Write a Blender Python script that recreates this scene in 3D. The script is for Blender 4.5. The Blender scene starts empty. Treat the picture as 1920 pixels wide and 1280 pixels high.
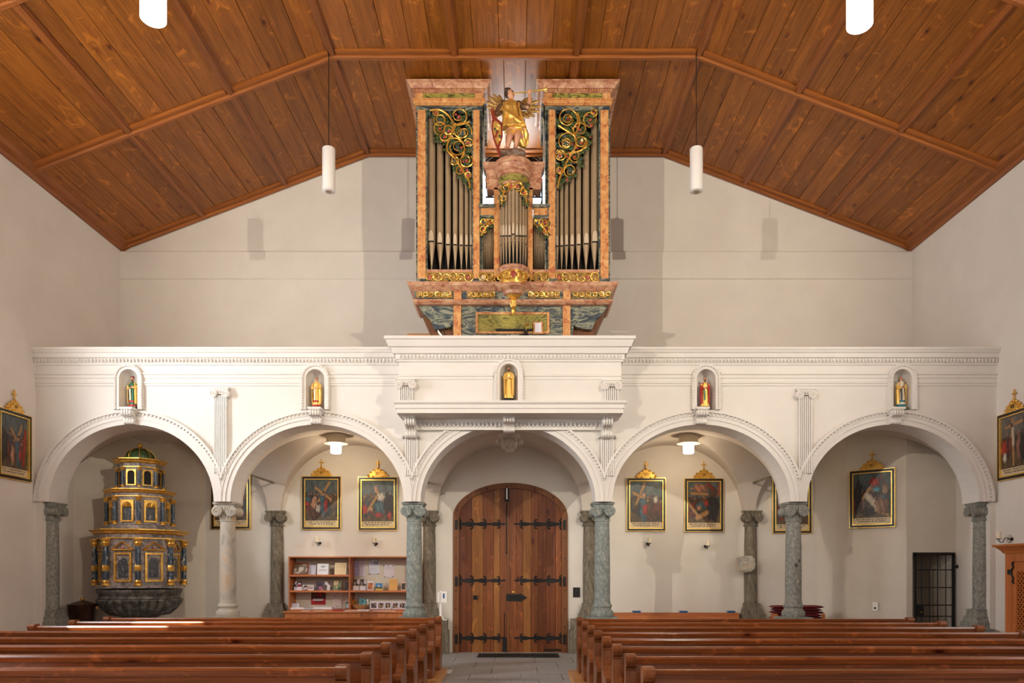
import bpy, math, random
from math import pi, sin, cos, sqrt, radians
from mathutils import Vector, Matrix, geometry, kdtree
random.seed(7)
SC = bpy.context.scene
COL = SC.collection

# ------------------------------------------------------------------ camera
F, CX, CY, EYE = 1400.0, 970.0, 1072.0, 1.75      # focal length and vanishing point in 1920x1280 pixels
cam = bpy.data.cameras.new('camera')
camo = bpy.data.objects.new('camera', cam); COL.objects.link(camo)
camo.location = (0, 0, EYE); camo.rotation_euler = (pi/2, 0, 0)
cam.sensor_fit = 'HORIZONTAL'; cam.sensor_width = 36.0; cam.lens = F/1920*36
cam.shift_x = -(CX-960)/1920; cam.shift_y = (CY-640)/1920
cam.clip_end = 200
SC.camera = camo

# ------------------------------------------------------------------ world, sun, lamps, exposure
SC.view_settings.view_transform = 'Standard'; SC.view_settings.look = 'None'
SC.view_settings.gamma = 1; SC.view_settings.use_curve_mapping = False
SC.view_settings.exposure = 0.0
w = bpy.data.worlds.new('world'); SC.world = w; w.use_nodes = True
w.node_tree.nodes['Background'].inputs[0].default_value = (0.72, 0.85, 1.0, 1)
w.node_tree.nodes['Background'].inputs[1].default_value = 2.0

def lamp(name, kind, loc, target=None, power=100, color=(1,1,1), **kw):
    l = bpy.data.lights.new(name, kind); o = bpy.data.objects.new(name, l); COL.objects.link(o)
    o.location = loc
    if target is not None:
        o.rotation_euler = (Vector(target)-Vector(loc)).to_track_quat('-Z', 'Y').to_euler()
    l.energy = power; l.color = color
    for k, v in kw.items(): setattr(l, k, v)
    return o
sun = lamp('sun', 'SUN', (-20, 0, 20), None, 30.0, (1.0, 0.90, 0.76), angle=radians(0.6))
sun.rotation_euler = Vector((3.7, 1.2, -5.0)).to_track_quat('-Z', 'Y').to_euler()
WIN_L = [(9.4, 11.0), (4.2, 5.7), (0.0, 1.5), (-4.2, -2.7)]      # side window openings, Y ranges
WIN_R = [(8.2, 9.7), (4.2, 5.7), (0.0, 1.5), (-4.2, -2.7)]
WZ = (3.7, 6.5)
for (a, b), p in zip(WIN_L, (430, 260, 160, 120)):
    lamp('window_light', 'AREA', (-9.0, (a+b)/2, sum(WZ)/2), (0, (a+b)/2, sum(WZ)/2-.6), p, (0.93, 0.96, 1.0), shape='RECTANGLE', size=b-a, size_y=WZ[1]-WZ[0])
for (a, b), p in zip(WIN_R, (110, 130, 110, 100)):
    lamp('window_light', 'AREA', (8.95, (a+b)/2, sum(WZ)/2), (0, (a+b)/2, sum(WZ)/2-.6), p, (1.0, 0.95, 0.88), shape='RECTANGLE', size=b-a, size_y=WZ[1]-WZ[0])
lamp('round_window_light', 'AREA', (-.09, 16.42, 10.0), (-.09, 10, 10.4), 42, (1.0, 0.99, 0.93), shape='DISK', size=1.1)
lamp('chancel_fill', 'AREA', (0, -8.3, 5.0), (0, 16, 5.0), 215, (1.0, 0.97, 0.92), shape='RECTANGLE', size=9, size_y=5)  # unseen fill lamp added behind the camera, standing in for chancel daylight
for sx in (-1, 1):
    lamp('flood_lamp', 'SPOT', (sx*7.4, -1.15, 7.9), (-sx*1.0, 16.2, 9.2), 3700 if sx > 0 else 3100, (1.0, 0.89, 0.72), spot_size=radians(64), spot_blend=0.6, shadow_soft_size=0.05)

# ------------------------------------------------------------------ materials
def srgb(r, g, b):
    f = lambda c: (c/255/12.92) if c <= 10 else ((c/255+.055)/1.055)**2.4
    return (f(r), f(g), f(b), 1.0)
MATS = {}
class N:
    """small node-building helper"""
    def __init__(s, name, rough=.6, metal=0., spec=None):
        s.m = bpy.data.materials.new(name); s.m.use_nodes = True
        s.t = s.m.node_tree; s.b = s.t.nodes['Principled BSDF']
        s.b.inputs['Roughness'].default_value = rough; s.b.inputs['Metallic'].default_value = metal
        if spec is not None: s.b.inputs['Specular IOR Level'].default_value = spec
    def n(s, typ, **kw):
        x = s.t.nodes.new(typ)
        for k, v in kw.items():
            if k in x.inputs: x.inputs[k].default_value = v
            else: setattr(x, k, v)
        return x
    def l(s, a, b): s.t.links.new(a, b)
    def coords(s, scale=(1,1,1), rnd=False):
        tc = s.n('ShaderNodeTexCoord'); v = tc.outputs['Object']
        if rnd:
            oi = s.n('ShaderNodeObjectInfo'); mu = s.n('ShaderNodeMath', operation='MULTIPLY'); mu.inputs[1].default_value = 37.0
            s.l(oi.outputs['Random'], mu.inputs[0])
            ad = s.n('ShaderNodeVectorMath', operation='ADD'); s.l(v, ad.inputs[0]); s.l(mu.outputs[0], ad.inputs[1]); v = ad.outputs[0]
        mp = s.n('ShaderNodeMapping'); mp.inputs['Scale'].default_value = scale; s.l(v, mp.inputs['Vector'])
        return mp.outputs[0]
    def noise(s, vec, scale, detail=4, rough=.55, dist=0.):
        x = s.n('ShaderNodeTexNoise'); x.inputs['Scale'].default_value = scale; x.inputs['Detail'].default_value = detail
        x.inputs['Roughness'].default_value = rough; x.inputs['Distortion'].default_value = dist
        s.l(vec, x.inputs['Vector']); return x.outputs['Fac']
    def ramp(s, fac, stops):
        r = s.n('ShaderNodeValToRGB'); e = r.color_ramp.elements
        while len(e) < len(stops): e.new(0.5)
        for i, (p, c) in enumerate(stops): e[i].position = p; e[i].color = c if len(c) == 4 else (*c, 1)
        s.l(fac, r.inputs[0]); return r.outputs[0]
    def mix(s, fac, a, b, typ='MIX'):
        x = s.n('ShaderNodeMix', data_type='RGBA', blend_type=typ)
        for sock, v in ((x.inputs[0], fac), (x.inputs[6], a), (x.inputs[7], b)):
            if isinstance(v, (int, float)): sock.default_value = v
            elif isinstance(v, tuple): sock.default_value = v
            else: s.l(v, sock)
        return x.outputs[2]
    def bump(s, h, strength=.2, dist=.02):
        b = s.n('ShaderNodeBump'); b.inputs['Strength'].default_value = strength; b.inputs['Distance'].default_value = dist
        s.l(h, b.inputs['Height']); s.l(b.outputs[0], s.b.inputs['Normal'])
    def col(s, c):
        if isinstance(c, tuple): s.b.inputs['Base Color'].default_value = c
        else: s.l(c, s.b.inputs['Base Color'])
        return s.m
def plain(name, c, rough=.6, metal=0., vary=.12, scale=8):
    k = N(name, rough, metal); v = k.coords((1,1,1), True); f = k.noise(v, scale, 4)
    a = tuple(x*(1-vary) for x in c[:3])+(1,); b = tuple(min(1, x*(1+vary)) for x in c[:3])+(1,)
    return k.col(k.ramp(f, [(.3, a), (.7, b)]))
def plaster(name, c1, c2, bump=.25):
    k = N(name, .9, spec=.2); v = k.coords()
    f = k.noise(v, 1.3, 6, .6); g = k.noise(v, 30, 4)
    c = k.ramp(f, [(.3, c1), (.7, c2)])
    k.bump(g, bump, .008)
    return k.col(c)
def wood(name, dark, light, axis='Y', rough=.42, vary=.35, knots=True, fine=1.0):
    k = N(name, rough, spec=.4)
    i = 'XYZ'.index(axis)
    sc = [9.0*fine]*3; sc[i] = .55*fine
    v = k.coords(tuple(sc), True)
    f = k.noise(v, 1.2, 6, .6, .6)
    sc2 = [40*fine]*3; sc2[i] = 1.0*fine
    g = k.noise(k.coords(tuple(sc2), True), 1.5, 3)
    c = k.ramp(f, [(.25, dark), (.75, light)])
    c = k.mix(.35, c, k.ramp(g, [(.35, tuple(x*.62 for x in dark[:3])), (.6, light)]), 'MIX')
    if knots:
        sk = [3.4]*3; sk[i] = 1.3
        vo = k.n('ShaderNodeTexVoronoi'); vo.inputs['Scale'].default_value = 1.0; k.l(k.coords(tuple(sk), True), vo.inputs['Vector'])
        kc = k.ramp(vo.outputs['Distance'], [(.035, (.16,.08,.05,1)), (.07, (.55,.38,.28,1)), (.13, (.9,.82,.75,1)), (.2, (1,1,1,1))])
        c = k.mix(1.0, c, kc, 'MULTIPLY')
        sb = [2.6]*3; sb[i] = 1.7
        bl = k.noise(k.coords(tuple(sb), True), 1.6, 5, .65, 1.2)
        c = k.mix(k.ramp(bl, [(.58, (0,0,0,1)), (.70, (.75,.75,.75,1))]), c, tuple(min(1, x*1.55) for x in light[:3])+(1,))
    oi = k.n('ShaderNodeObjectInfo')
    lo, hi = 1-vary, 1+vary*.5
    c = k.mix(1.0, c, k.ramp(oi.outputs['Random'], [(0, (lo,lo,lo,1)), (1, (hi,hi,hi,1))]), 'MULTIPLY')
    k.bump(g, .08, .004)
    return k.col(c)
def marble(name, stops, scale=5, dist=3.0, stretch=(1,1,1), rough=.35, rot=0.):
    stops = [(.5+(p-.5)*.62, c) for p, c in stops]
    k = N(name, rough); tc = k.n('ShaderNodeTexCoord'); mp = k.n('ShaderNodeMapping'); mp.inputs['Scale'].default_value = stretch
    mp.inputs['Rotation'].default_value = (0, rot, 0)
    k.l(tc.outputs['Object'], mp.inputs['Vector'])
    f = k.noise(mp.outputs[0], scale, 7, .62, dist)
    return k.col(k.ramp(f, stops))
def vcol(name, rough=.45):
    k = N(name, rough); a = k.n('ShaderNodeAttribute', attribute_name='Col')
    k.l(a.outputs['Color'], k.b.inputs['Base Color']); k.l(a.outputs['Alpha'], k.b.inputs['Metallic'])
    return k.m
def emis(name, c, strength):
    k = N(name, .4); k.b.inputs['Emission Color'].default_value = c; k.b.inputs['Emission Strength'].default_value = strength
    return k.col(c)
M = MATS
M['plaster'] = plaster('plaster_wall', (.70,.655,.59,1), (.76,.715,.65,1))
M['plaster_shaded'] = plaster('plaster_gallery_shade', (.60,.54,.45,1), (.67,.61,.53,1))  # wall plaster made darker and tanner: the gallery's shade put into the colour
M['stucco'] = plaster('white_stucco', (.70,.665,.62,1), (.76,.725,.68,1), .12)
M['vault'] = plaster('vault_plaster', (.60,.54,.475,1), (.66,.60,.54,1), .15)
M['ceil'] = wood('ceiling_larch', srgb(112,60,14), srgb(178,106,34), 'Y', .38, .22)
M['ceil_rib'] = wood('ceiling_rib_wood', srgb(118,62,22), srgb(168,98,42), 'Y', .4, .15, False)
M['ceil_ribx'] = wood('ceiling_cross_rib_wood', srgb(128,68,24), srgb(178,106,46), 'X', .4, .12, False)
M['pew'] = wood('pew_wood', srgb(98,50,22), srgb(152,84,40), 'X', .25, .18)
M['pew_end'] = wood('pew_end_wood', srgb(100,54,28), srgb(154,92,52), 'Z', .28, .2, False)
M['platform'] = wood('platform_wood', srgb(190,130,74), srgb(222,168,108), 'X', .45, .15, False)
M['shelf'] = wood('shelf_wood', srgb(178,98,52), srgb(210,132,80), 'X', .45, .1, False)
M['shelf_v'] = wood('shelf_upright_wood', srgb(178,98,52), srgb(210,132,80), 'Z', .45, .1, False)
M['door_a'] = wood('door_larch_red', srgb(86,40,16), srgb(136,72,32), 'Z', .38, .12, True, 1.0)
M['door_b'] = wood('door_larch_pale', srgb(136,82,36), srgb(176,116,56), 'Z', .38, .12, True, 1.0)
M['door_c'] = wood('door_larch_brown', srgb(102,54,24), srgb(152,86,40), 'Z', .38, .12, True, 1.0)
M['door_frame'] = wood('door_frame_wood', srgb(92,52,24), srgb(138,84,42), 'Z', .45, .1, False)
M['conf'] = wood('confessional_wood', srgb(168,88,38), srgb(206,122,60), 'Z', .4, .1, False)
M['stone'] = marble('grey_granite', [(.2, srgb(104,106,100)), (.5, srgb(136,136,128)), (.8, srgb(166,164,152))], 26, .4, (1,1,.7), .75)
M['stone_green'] = marble('green_sandstone', [(.2, srgb(104,112,110)), (.5, srgb(132,140,136)), (.8, srgb(168,170,162))], 24, .5, (1,1,.6), .75)
M['stone_brown'] = marble('brown_grey_sandstone', [(.2, srgb(92,84,72)), (.5, srgb(118,109,94)), (.8, srgb(146,136,118))], 20, .5, (1,1,.35), .8)
M['stone_dark'] = marble('dark_font_stone', [(.3, srgb(58,56,52)), (.5, srgb(88,84,78)), (.72, srgb(124,120,112))], 9, .8, (1,1,1), .6)
M['stone_rust'] = marble('rust_stained_stone', [(.2, srgb(150,144,134)), (.45, srgb(178,172,160)), (.62, srgb(188,178,160)), (.85, srgb(190,150,112))], 4, .4, (1,1,.8), .7)
M['slab'] = marble('floor_granite', [(.2, srgb(128,130,134)), (.5, srgb(162,163,164)), (.8, srgb(196,196,196))], 26, .2, (1,1,1), .55)
M['gold'] = None
def goldmat(name, a, b, rough=.3, metal=.85):
    k = N(name, rough, metal); f = k.noise(k.coords(), 14, 5); k.bump(k.noise(k.coords(), 26, 3), .25, .01)
    return k.col(k.ramp(f, [(.3, a), (.7, b)]))
M['gold'] = goldmat('gold_leaf', (.60,.30,.04,1), (.92,.58,.14,1), .32, .75)
M['gold_bright'] = goldmat('bright_gold_leaf', (.82,.50,.08,1), (1.0,.72,.22,1), .28, .7)
M['pink'] = marble('orange_marbling', [(.0, srgb(126,58,40)), (.28, srgb(176,98,60)), (.46, srgb(206,144,86)), (.68, srgb(218,166,106)), (.95, srgb(234,200,150))], 9, 1.0, (1,1,.8), .4)
M['pink_pale'] = marble('pink_marbling', [(.0, srgb(110,56,44)), (.30, srgb(164,104,80)), (.5, srgb(192,142,110)), (.68, srgb(206,164,130)), (.95, srgb(226,196,162))], 9, .8, (.8,1,1.2), .4)
M['blue'] = marble('blue_grey_marbling', [(.2, srgb(30,40,48)), (.42, srgb(66,80,88)), (.54, srgb(160,160,132)), (.62, srgb(52,62,68)), (.82, srgb(120,126,116))], 3.4, 1.4, (.8,1,2.4), .35, .9)
M['green'] = marble('olive_marbling', [(.2, srgb(46,52,28)), (.42, srgb(140,132,62)), (.54, srgb(172,158,78)), (.64, srgb(62,68,42)), (.82, srgb(194,178,104))], 4, 1.6, (.8,1,1.8), .35, .8)
M['pipe'] = plain('tin_organ_pipe', srgb(168,146,116), .4, .3, .08, 3)
M['dark'] = plain('dark_interior', srgb(26,22,20), .8)
M['iron'] = plain('black_wrought_iron', srgb(30,29,29), .5, .4)
M['brass'] = plain('brass', srgb(206,160,84), .3, .9)
M['copper'] = plain('dark_copper', srgb(84,58,48), .26, .9, .3, 4)
M['leaf'] = plain('green_painted_leaf', srgb(62,78,36), .5, 0, .35, 20)
M['leaf_teal'] = plain('teal_painted_leaf', srgb(42,84,62), .45, 0, .3, 20)
M['berry'] = plain('red_painted_flower', srgb(168,68,54), .45, 0, .3, 14)
M['berry_blue'] = plain('blue_painted_grape', srgb(60,72,86), .45, 0, .2, 14)
M['cream'] = plain('cream_painted_flower', srgb(226,202,160), .5, 0, .1, 14)
M['white'] = plain('white_enamel', srgb(240,238,234), .4, 0, .02)
M['paper'] = plain('white_paper', srgb(236,234,238), .8, 0, .03)
M['grey_board'] = plain('pale_back_board', srgb(218,208,192), .8, 0, .04)
M['black'] = plain('black_rubber', srgb(34,36,38), .7)
M['red'] = plain('dark_red_velvet', srgb(112,24,34), .85, 0, .15, 20)
M['bluebook'] = plain('blue_cloth_cover', srgb(22,84,140), .6)
M['wax'] = plain('ivory_wax', srgb(238,226,200), .5, 0, .03)
M['dome'] = plain('green_scale_dome', srgb(70,96,58), .45, .1, .5, 30)
M['navy'] = marble('blue_flecked_marble', [(.3, srgb(30,44,60)), (.55, srgb(58,76,92)), (.66, srgb(72,92,106)), (.7, srgb(206,196,186))], 16, .4, (1,1,.5), .3)
M['greymarble'] = marble('grey_painted_marble', [(.3, srgb(92,84,84)), (.5, srgb(138,128,124)), (.72, srgb(176,164,156))], 6, 1.5, (1,1,1), .4)
M['panel'] = marble('dark_speckled_panel', [(.3, srgb(42,46,52)), (.6, srgb(78,82,86)), (.68, srgb(96,98,98)), (.74, srgb(212,202,190))], 22, .3, (1,1,.6), .35)
M['basket'] = plain('woven_wicker', srgb(200,160,108), .7, 0, .3, 60)
M['vcol'] = vcol('painted_figure', .36)
M['print'] = vcol('printed_or_painted_sheet', .6)
M['canvas'] = vcol('varnished_canvas', .42)
M['lamp_on'] = emis('lit_opal_glass', (1.0, .95, .86, 1), 9.0)
M['glass'] = None
def glassmat():
    k = N('window_glass', .05); k.b.inputs['Transmission Weight'].default_value = 1.0; k.b.inputs['IOR'].default_value = 1.05
    return k.col((.86, .93, 1.0, 1))
M['glass'] = glassmat()
M['blackframe'] = plain('black_painted_frame', srgb(34,24,18), .35)

# ------------------------------------------------------------------ mesh helpers
def P(px, py, d): return Vector(((px-CX)/F*d, d, EYE-(py-CY)/F*d))
def X(px, d): return (px-CX)/F*d
def Z(py, d): return EYE-(py-CY)/F*d
class MB:
    def __init__(s): s.v = []; s.f = []; s.c = None; s.cur = None; s.cols = []
    def color(s, c, metal=0.): s.cur = (c[0], c[1], c[2], metal); return s
    def add(s, vs, fs, M4=None):
        o = len(s.v)
        s.v += [tuple(M4 @ Vector(v)) if M4 is not None else tuple(v) for v in vs]
        s.f += [tuple(i+o for i in f) for f in fs]
        s.cols += [s.cur]*len(vs)
        return s
    def box(s, x0, x1, y0, y1, z0, z1, M4=None):
        vs = [(x0,y0,z0),(x1,y0,z0),(x1,y1,z0),(x0,y1,z0),(x0,y0,z1),(x1,y0,z1),(x1,y1,z1),(x0,y1,z1)]
        return s.add(vs, [(0,3,2,1),(4,5,6,7),(0,1,5,4),(1,2,6,5),(2,3,7,6),(3,0,4,7)], M4)
    def prism(s, poly, axis, a, b, M4=None, holes=()):
        """2-D polygon extruded along axis; axis y: (x,z)  axis x: (y,z)  axis z: (x,y)"""
        mp = {'y': lambda p, t: (p[0], t, p[1]), 'x': lambda p, t: (t, p[0], p[1]), 'z': lambda p, t: (p[0], p[1], t)}[axis]
        loops = [list(poly)]+[list(h) for h in holes]
        flat = [p for lp in loops for p in lp]; n = len(flat)
        tris = geometry.tessellate_polygon([[Vector((p[0], p[1], 0)) for p in lp] for lp in loops])
        def ar(t):
            (x0,y0),(x1,y1),(x2,y2) = (flat[i][:2] for i in t); return (x1-x0)*(y2-y0)-(x2-x0)*(y1-y0)
        tris = [t if ar(t) > 0 else (t[0], t[2], t[1]) for t in tris]
        vs = [mp(p, a) for p in flat]+[mp(p, b) for p in flat]
        fs = []
        flip = (axis == 'y')
        for t in tris:
            t = tuple(t)
            lo, hi = (t[::-1], tuple(i+n for i in t))
            if flip: lo, hi = t, tuple(i+n for i in t[::-1])
            fs += [lo, hi]
        o = 0
        for li, lp in enumerate(loops):
            m = len(lp); A = sum(lp[i][0]*lp[(i+1)%m][1]-lp[(i+1)%m][0]*lp[i][1] for i in range(m))
            ccw = (A > 0) == (li == 0)
            for i in range(m):
                j = (i+1) % m; q = (o+i, o+j, o+j+n, o+i+n)
                if ccw == flip: q = q[::-1]
                fs.append(q)
            o += m
        if b < a: fs = [f[::-1] for f in fs]
        return s.add(vs, fs, M4)
    def lathe(s, prof, c=(0,0), n=20, a0=0., a1=2*pi, M4=None, sx=1., sy=1., fl=None):
        full = abs(a1-a0-2*pi) < 1e-6; k = n if full else n+1
        vs = []; fs = []
        for (r, z) in prof:
            for i in range(k):
                a = a0+(a1-a0)*i/n
                q = r*(fl(a, z) if fl else 1)
                vs.append((c[0]+q*cos(a)*sx, c[1]+q*sin(a)*sy, z))
        for j in range(len(prof)-1):
            for i in range(n):
                i2 = (i+1) % k
                fs.append((j*k+i, j*k+i2, (j+1)*k+i2, (j+1)*k+i))
        fs.append(tuple(range(k))[::-1]); fs.append(tuple((len(prof)-1)*k+i for i in range(k)))
        return s.add(vs, fs, M4)
    def tube(s, pts, r, n=6, cap=True, closed=False, M4=None):
        pts = [Vector(p) for p in pts]; m = len(pts)
        rs = r if isinstance(r, (list, tuple)) else [r]*m
        vs = []; fs = []; u = None
        for i, p in enumerate(pts):
            a = pts[i-1] if (i > 0 or closed) else p; b = pts[(i+1) % m] if (i < m-1 or closed) else p
            t = (b-a); t = t.normalized() if t.length > 1e-9 else Vector((0,0,1))
            if u is None:
                u = t.cross(Vector((0,0,1)))
                if u.length < 1e-3: u = t.cross(Vector((0,1,0)))
            u = (u - t*u.dot(t)); u = u.normalized() if u.length > 1e-6 else t.orthogonal().normalized()
            w_ = t.cross(u)
            for k in range(n):
                an = 2*pi*k/n; vs.append(p+(u*cos(an)+w_*sin(an))*rs[i])
        for i in range(m if closed else m-1):
            for k in range(n):
                k2 = (k+1) % n; i2 = (i+1) % m
                fs.append((i*n+k, i*n+k2, i2*n+k2, i2*n+k))
        if cap and not closed:
            fs.append(tuple(range(n))[::-1]); fs.append(tuple((m-1)*n+k for k in range(n)))
        return s.add(vs, fs, M4)
    def ball(s, c, r, nu=8, nv=6, M4=None):
        r = r if isinstance(r, (tuple, list)) else (r, r, r)
        vs = [(c[0], c[1], c[2]-r[2])]; fs = []
        for j in range(1, nv):
            a = -pi/2+pi*j/nv
            for i in range(nu):
                b = 2*pi*i/nu; vs.append((c[0]+r[0]*cos(a)*cos(b), c[1]+r[1]*cos(a)*sin(b), c[2]+r[2]*sin(a)))
        vs.append((c[0], c[1], c[2]+r[2])); L = len(vs)-1
        for i in range(nu):
            i2 = (i+1) % nu
            fs.append((0, 1+i2, 1+i)); fs.append((L, 1+(nv-2)*nu+i, 1+(nv-2)*nu+i2))
            for j in range(nv-2):
                a = 1+j*nu; fs.append((a+i, a+i2, a+nu+i2, a+nu+i))
        return s.add(vs, fs, M4)
    def grid(s, fn, nu, nv, M4=None):
        vs = [fn(i/nu, j/nv) for j in range(nv+1) for i in range(nu+1)]
        fs = [(j*(nu+1)+i, j*(nu+1)+i+1, (j+1)*(nu+1)+i+1, (j+1)*(nu+1)+i) for j in range(nv) for i in range(nu)]
        return s.add(vs, fs, M4)
    def sweep(s, prof, path, closed=False, M4=None):
        """profile [(out, z)] (closed polygon) along a horizontal path [(x,y)], outward = right of travel, mitred"""
        m = len(path); k = len(prof); vs = []; fs = []
        for i in range(m):
            p = Vector(path[i]); a = Vector(path[i-1]) if (i > 0 or closed) else None; b = Vector(path[(i+1) % m]) if (i < m-1 or closed) else None
            ns = []
            for q0, q1 in ((a, p), (p, b)):
                if q0 is not None and q1 is not None:
                    d = (q1-q0).normalized(); ns.append(Vector((d.y, -d.x)))
            nn = ns[0] if len(ns) == 1 else (ns[0]+ns[1])/(1+ns[0].dot(ns[1]))
            for (o, z) in prof: vs.append((p.x+nn.x*o, p.y+nn.y*o, z))
        for i in range(m if closed else m-1):
            i2 = (i+1) % m
            for j in range(k):
                j2 = (j+1) % k; fs.append((i*k+j, i2*k+j, i2*k+j2, i*k+j2))
        if not closed:
            fs.append(tuple(range(k))); fs.append(tuple((m-1)*k+j for j in range(k))[::-1])
        return s.add(vs, fs, M4)
    def build(s, name, mat, parent=None, smooth=False, label=None, kind=None, w=False, loc=None, ang=40):
        me = bpy.data.meshes.new(name)
        off = Vector((0,0,0))
        if w and parent is not None:
            q = parent
            while q is not None: off = off+q.location; q = q.parent
        me.from_pydata([(v[0]-off.x, v[1]-off.y, v[2]-off.z) for v in s.v] if off.length else s.v, [], s.f)
        if any(c is not None for c in s.cols):
            at = me.color_attributes.new('Col', 'FLOAT_COLOR', 'POINT')
            buf = []
            for c in s.cols: buf += list(c or (.5,.5,.5,0))
            at.data.foreach_set('color', buf)
        me.materials.append(M[mat] if isinstance(mat, str) else mat)
        if smooth:
            me.polygons.foreach_set('use_smooth', [True]*len(me.polygons)); me.set_sharp_from_angle(angle=radians(ang))
        me.update()
        o = bpy.data.objects.new(name, me); COL.objects.link(o)
        if parent is not None: o.parent = parent
        if loc is not None: o.location = loc
        if label: o['label'] = label
        if kind: o['kind'] = kind
        return o
def thing(name, label, cat, loc=(0,0,0), rotz=0., group=None):
    o = bpy.data.objects.new(name, None); COL.objects.link(o); o.empty_display_size = .1
    o.location = loc; o.rotation_euler = (0, 0, rotz)
    return tag(o, label, cat, group)
def tag(o, label, cat, group=None):
    o['label'] = label; o['category'] = cat
    if group: o['group'] = group
    return o
def dup(root, loc=None, rotz=None, label=None, name=None):
    def rec(o, par):
        c = o.copy(); COL.objects.link(c)
        if par is not None: c.parent = par
        for ch in list(o.children): rec(ch, c)
        return c
    r = rec(root, None)
    if loc is not None: r.location = loc
    if rotz is not None: r.rotation_euler = (0, 0, rotz)
    if label: r['label'] = label
    return r
def copy_obj(o, parent, loc=None, rot=None):
    c = o.copy(); COL.objects.link(c); c.parent = parent
    if loc is not None: c.location = loc
    if rot is not None: c.rotation_euler = rot
    return c
def TR(loc, rx=0, ry=0, rz=0, s=1):
    return Matrix.Translation(loc) @ Matrix.Rotation(rz, 4, 'Z') @ Matrix.Rotation(ry, 4, 'Y') @ Matrix.Rotation(rx, 4, 'X') @ Matrix.Diagonal((s if isinstance(s,(tuple,list)) else (s,s,s))+(1,) if isinstance(s,tuple) else (s,s,s,1))
def arc(cx, cz, a, b, n, t0=0, t1=pi): return [(cx+a*cos(t0+(t1-t0)*i/n), cz+b*sin(t0+(t1-t0)*i/n)) for i in range(n+1)]
def remeshed(mb, name, voxel, mat, parent, w=False):
    """fuse overlapping pieces into one continuous surface, colours taken from the nearest source vertex"""
    o = mb.build(name+'_src', mat, None)
    md = o.modifiers.new('r', 'REMESH'); md.mode = 'VOXEL'; md.voxel_size = voxel; md.use_smooth_shade = True
    dg = bpy.context.evaluated_depsgraph_get()
    me = bpy.data.meshes.new_from_object(o.evaluated_get(dg))
    bpy.data.objects.remove(o, do_unlink=True)
    kd = kdtree.KDTree(len(mb.v))
    for i, v in enumerate(mb.v): kd.insert(v, i)
    kd.balance()
    at = me.color_attributes.get('Col') or me.color_attributes.new('Col', 'FLOAT_COLOR', 'POINT')
    if at.domain != 'POINT' or at.data_type != 'FLOAT_COLOR':
        me.color_attributes.remove(at); at = me.color_attributes.new('Col', 'FLOAT_COLOR', 'POINT')
    buf = []
    for v in me.vertices: buf += list(mb.cols[kd.find(v.co)[1]] or (.5,.5,.5,0))
    at.data.foreach_set('color', buf)
    me.name = name; me.materials.clear(); me.materials.append(M[mat])
    me.polygons.foreach_set('use_smooth', [True]*len(me.polygons))
    ob = bpy.data.objects.new(name, me); COL.objects.link(ob)
    if parent is not None:
        ob.parent = parent
        if w: ob.data.transform(Matrix.Translation(-parent.location))
    return ob
def text_mb(txt, size, thick=.004):
    cu = bpy.data.curves.new('t', 'FONT'); cu.body = txt; cu.size = size; cu.extrude = thick/2; cu.align_x = 'CENTER'; cu.align_y = 'CENTER'; cu.resolution_u = 2
    o = bpy.data.objects.new('t', cu); COL.objects.link(o)
    me = bpy.data.meshes.new_from_object(o.evaluated_get(bpy.context.evaluated_depsgraph_get()))
    vs = [(v.co.x, v.co.z*-1, v.co.y) for v in me.vertices]; fs = [tuple(p.vertices) for p in me.polygons]
    bpy.data.objects.remove(o, do_unlink=True); bpy.data.curves.remove(cu); bpy.data.meshes.remove(me)
    return vs, fs

# ================================================================== STRUCTURE
DB, DF, WT = 16.22, 13.28, 0.5            # back wall plane, gallery front plane, arcade wall thickness
XL, XR = -8.57, 8.52
ZE, ZC = 8.78, 10.81                      # eaves and flat ceiling heights
CXS = [XL, -6.80, -5.02, -3.24, -1.10, 1.04, 3.18, 4.92, 6.70, XR]      # longitudinal rib lines
def ceil_z(x):
    if x < -3.24: return ZE+(x-XL)/(-3.24-XL)*(ZC-ZE)
    if x > 3.18: return ZE+(XR-x)/(XR-3.18)*(ZC-ZE)
    return ZC
# floor with granite slabs in the aisle
fl = MB().box(-9.2, 9.2, -9.2, 17, -.12, -.02).build('floor', 'slab', kind='structure')
slab_rows = [(10.4, 11.3), (11.3, 12.1), (12.1, 12.8), (12.8, 13.7), (13.7, 14.5), (14.5, 15.3), (15.3, 16.22)]
for r, (y0, y1) in enumerate(slab_rows):
    xs = [-2.2, -1.25, -.45, .35, 1.1, 2.2] if r % 2 else [-2.2, -1.6, -.8, .05, .75, 1.5, 2.2]
    for x0, x1 in zip(xs, xs[1:]):
        g = .006
        MB().box(x0+g, x1-g, y0+g, y1-g, -.05, random.uniform(-.002, .002)).build('stone_slab', 'slab', fl)
MB().box(-9.2, -2.2, -9.2, 17, -.02, 0).box(2.2, 9.2, -9.2, 17, -.02, 0).box(-2.2, 2.2, -9.2, 10.4, -.02, 0).build('stone_paving', 'slab', fl)

# back wall with door arch and round window
DCX, DHW, DSP, DRISE = -.15, 1.246, 2.93, .755
def door_outline(inset=0., z0=0.):
    a = DHW-inset
    return [(DCX-a, z0), (DCX+a, z0)]+arc(DCX, DSP, a, DRISE-inset*.9, 28)
WCX, WCZ, WR = X(962, DB), Z(357, DB), .72
gable = [(XL-.4, 0), (XR+.4, 0), (XR+.4, ZE+.02), (3.18, ZC+.1), (-3.24, ZC+.1), (XL-.4, ZE+.02)]
wb = MB(); wb.prism(gable, 'y', DB, DB+.5, holes=[door_outline(0, .001), [(WCX+WR*cos(t*pi/20), WCZ+WR*sin(t*pi/20)) for t in range(40)]])
wb.build('wall_back', 'plaster', kind='structure')
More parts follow.
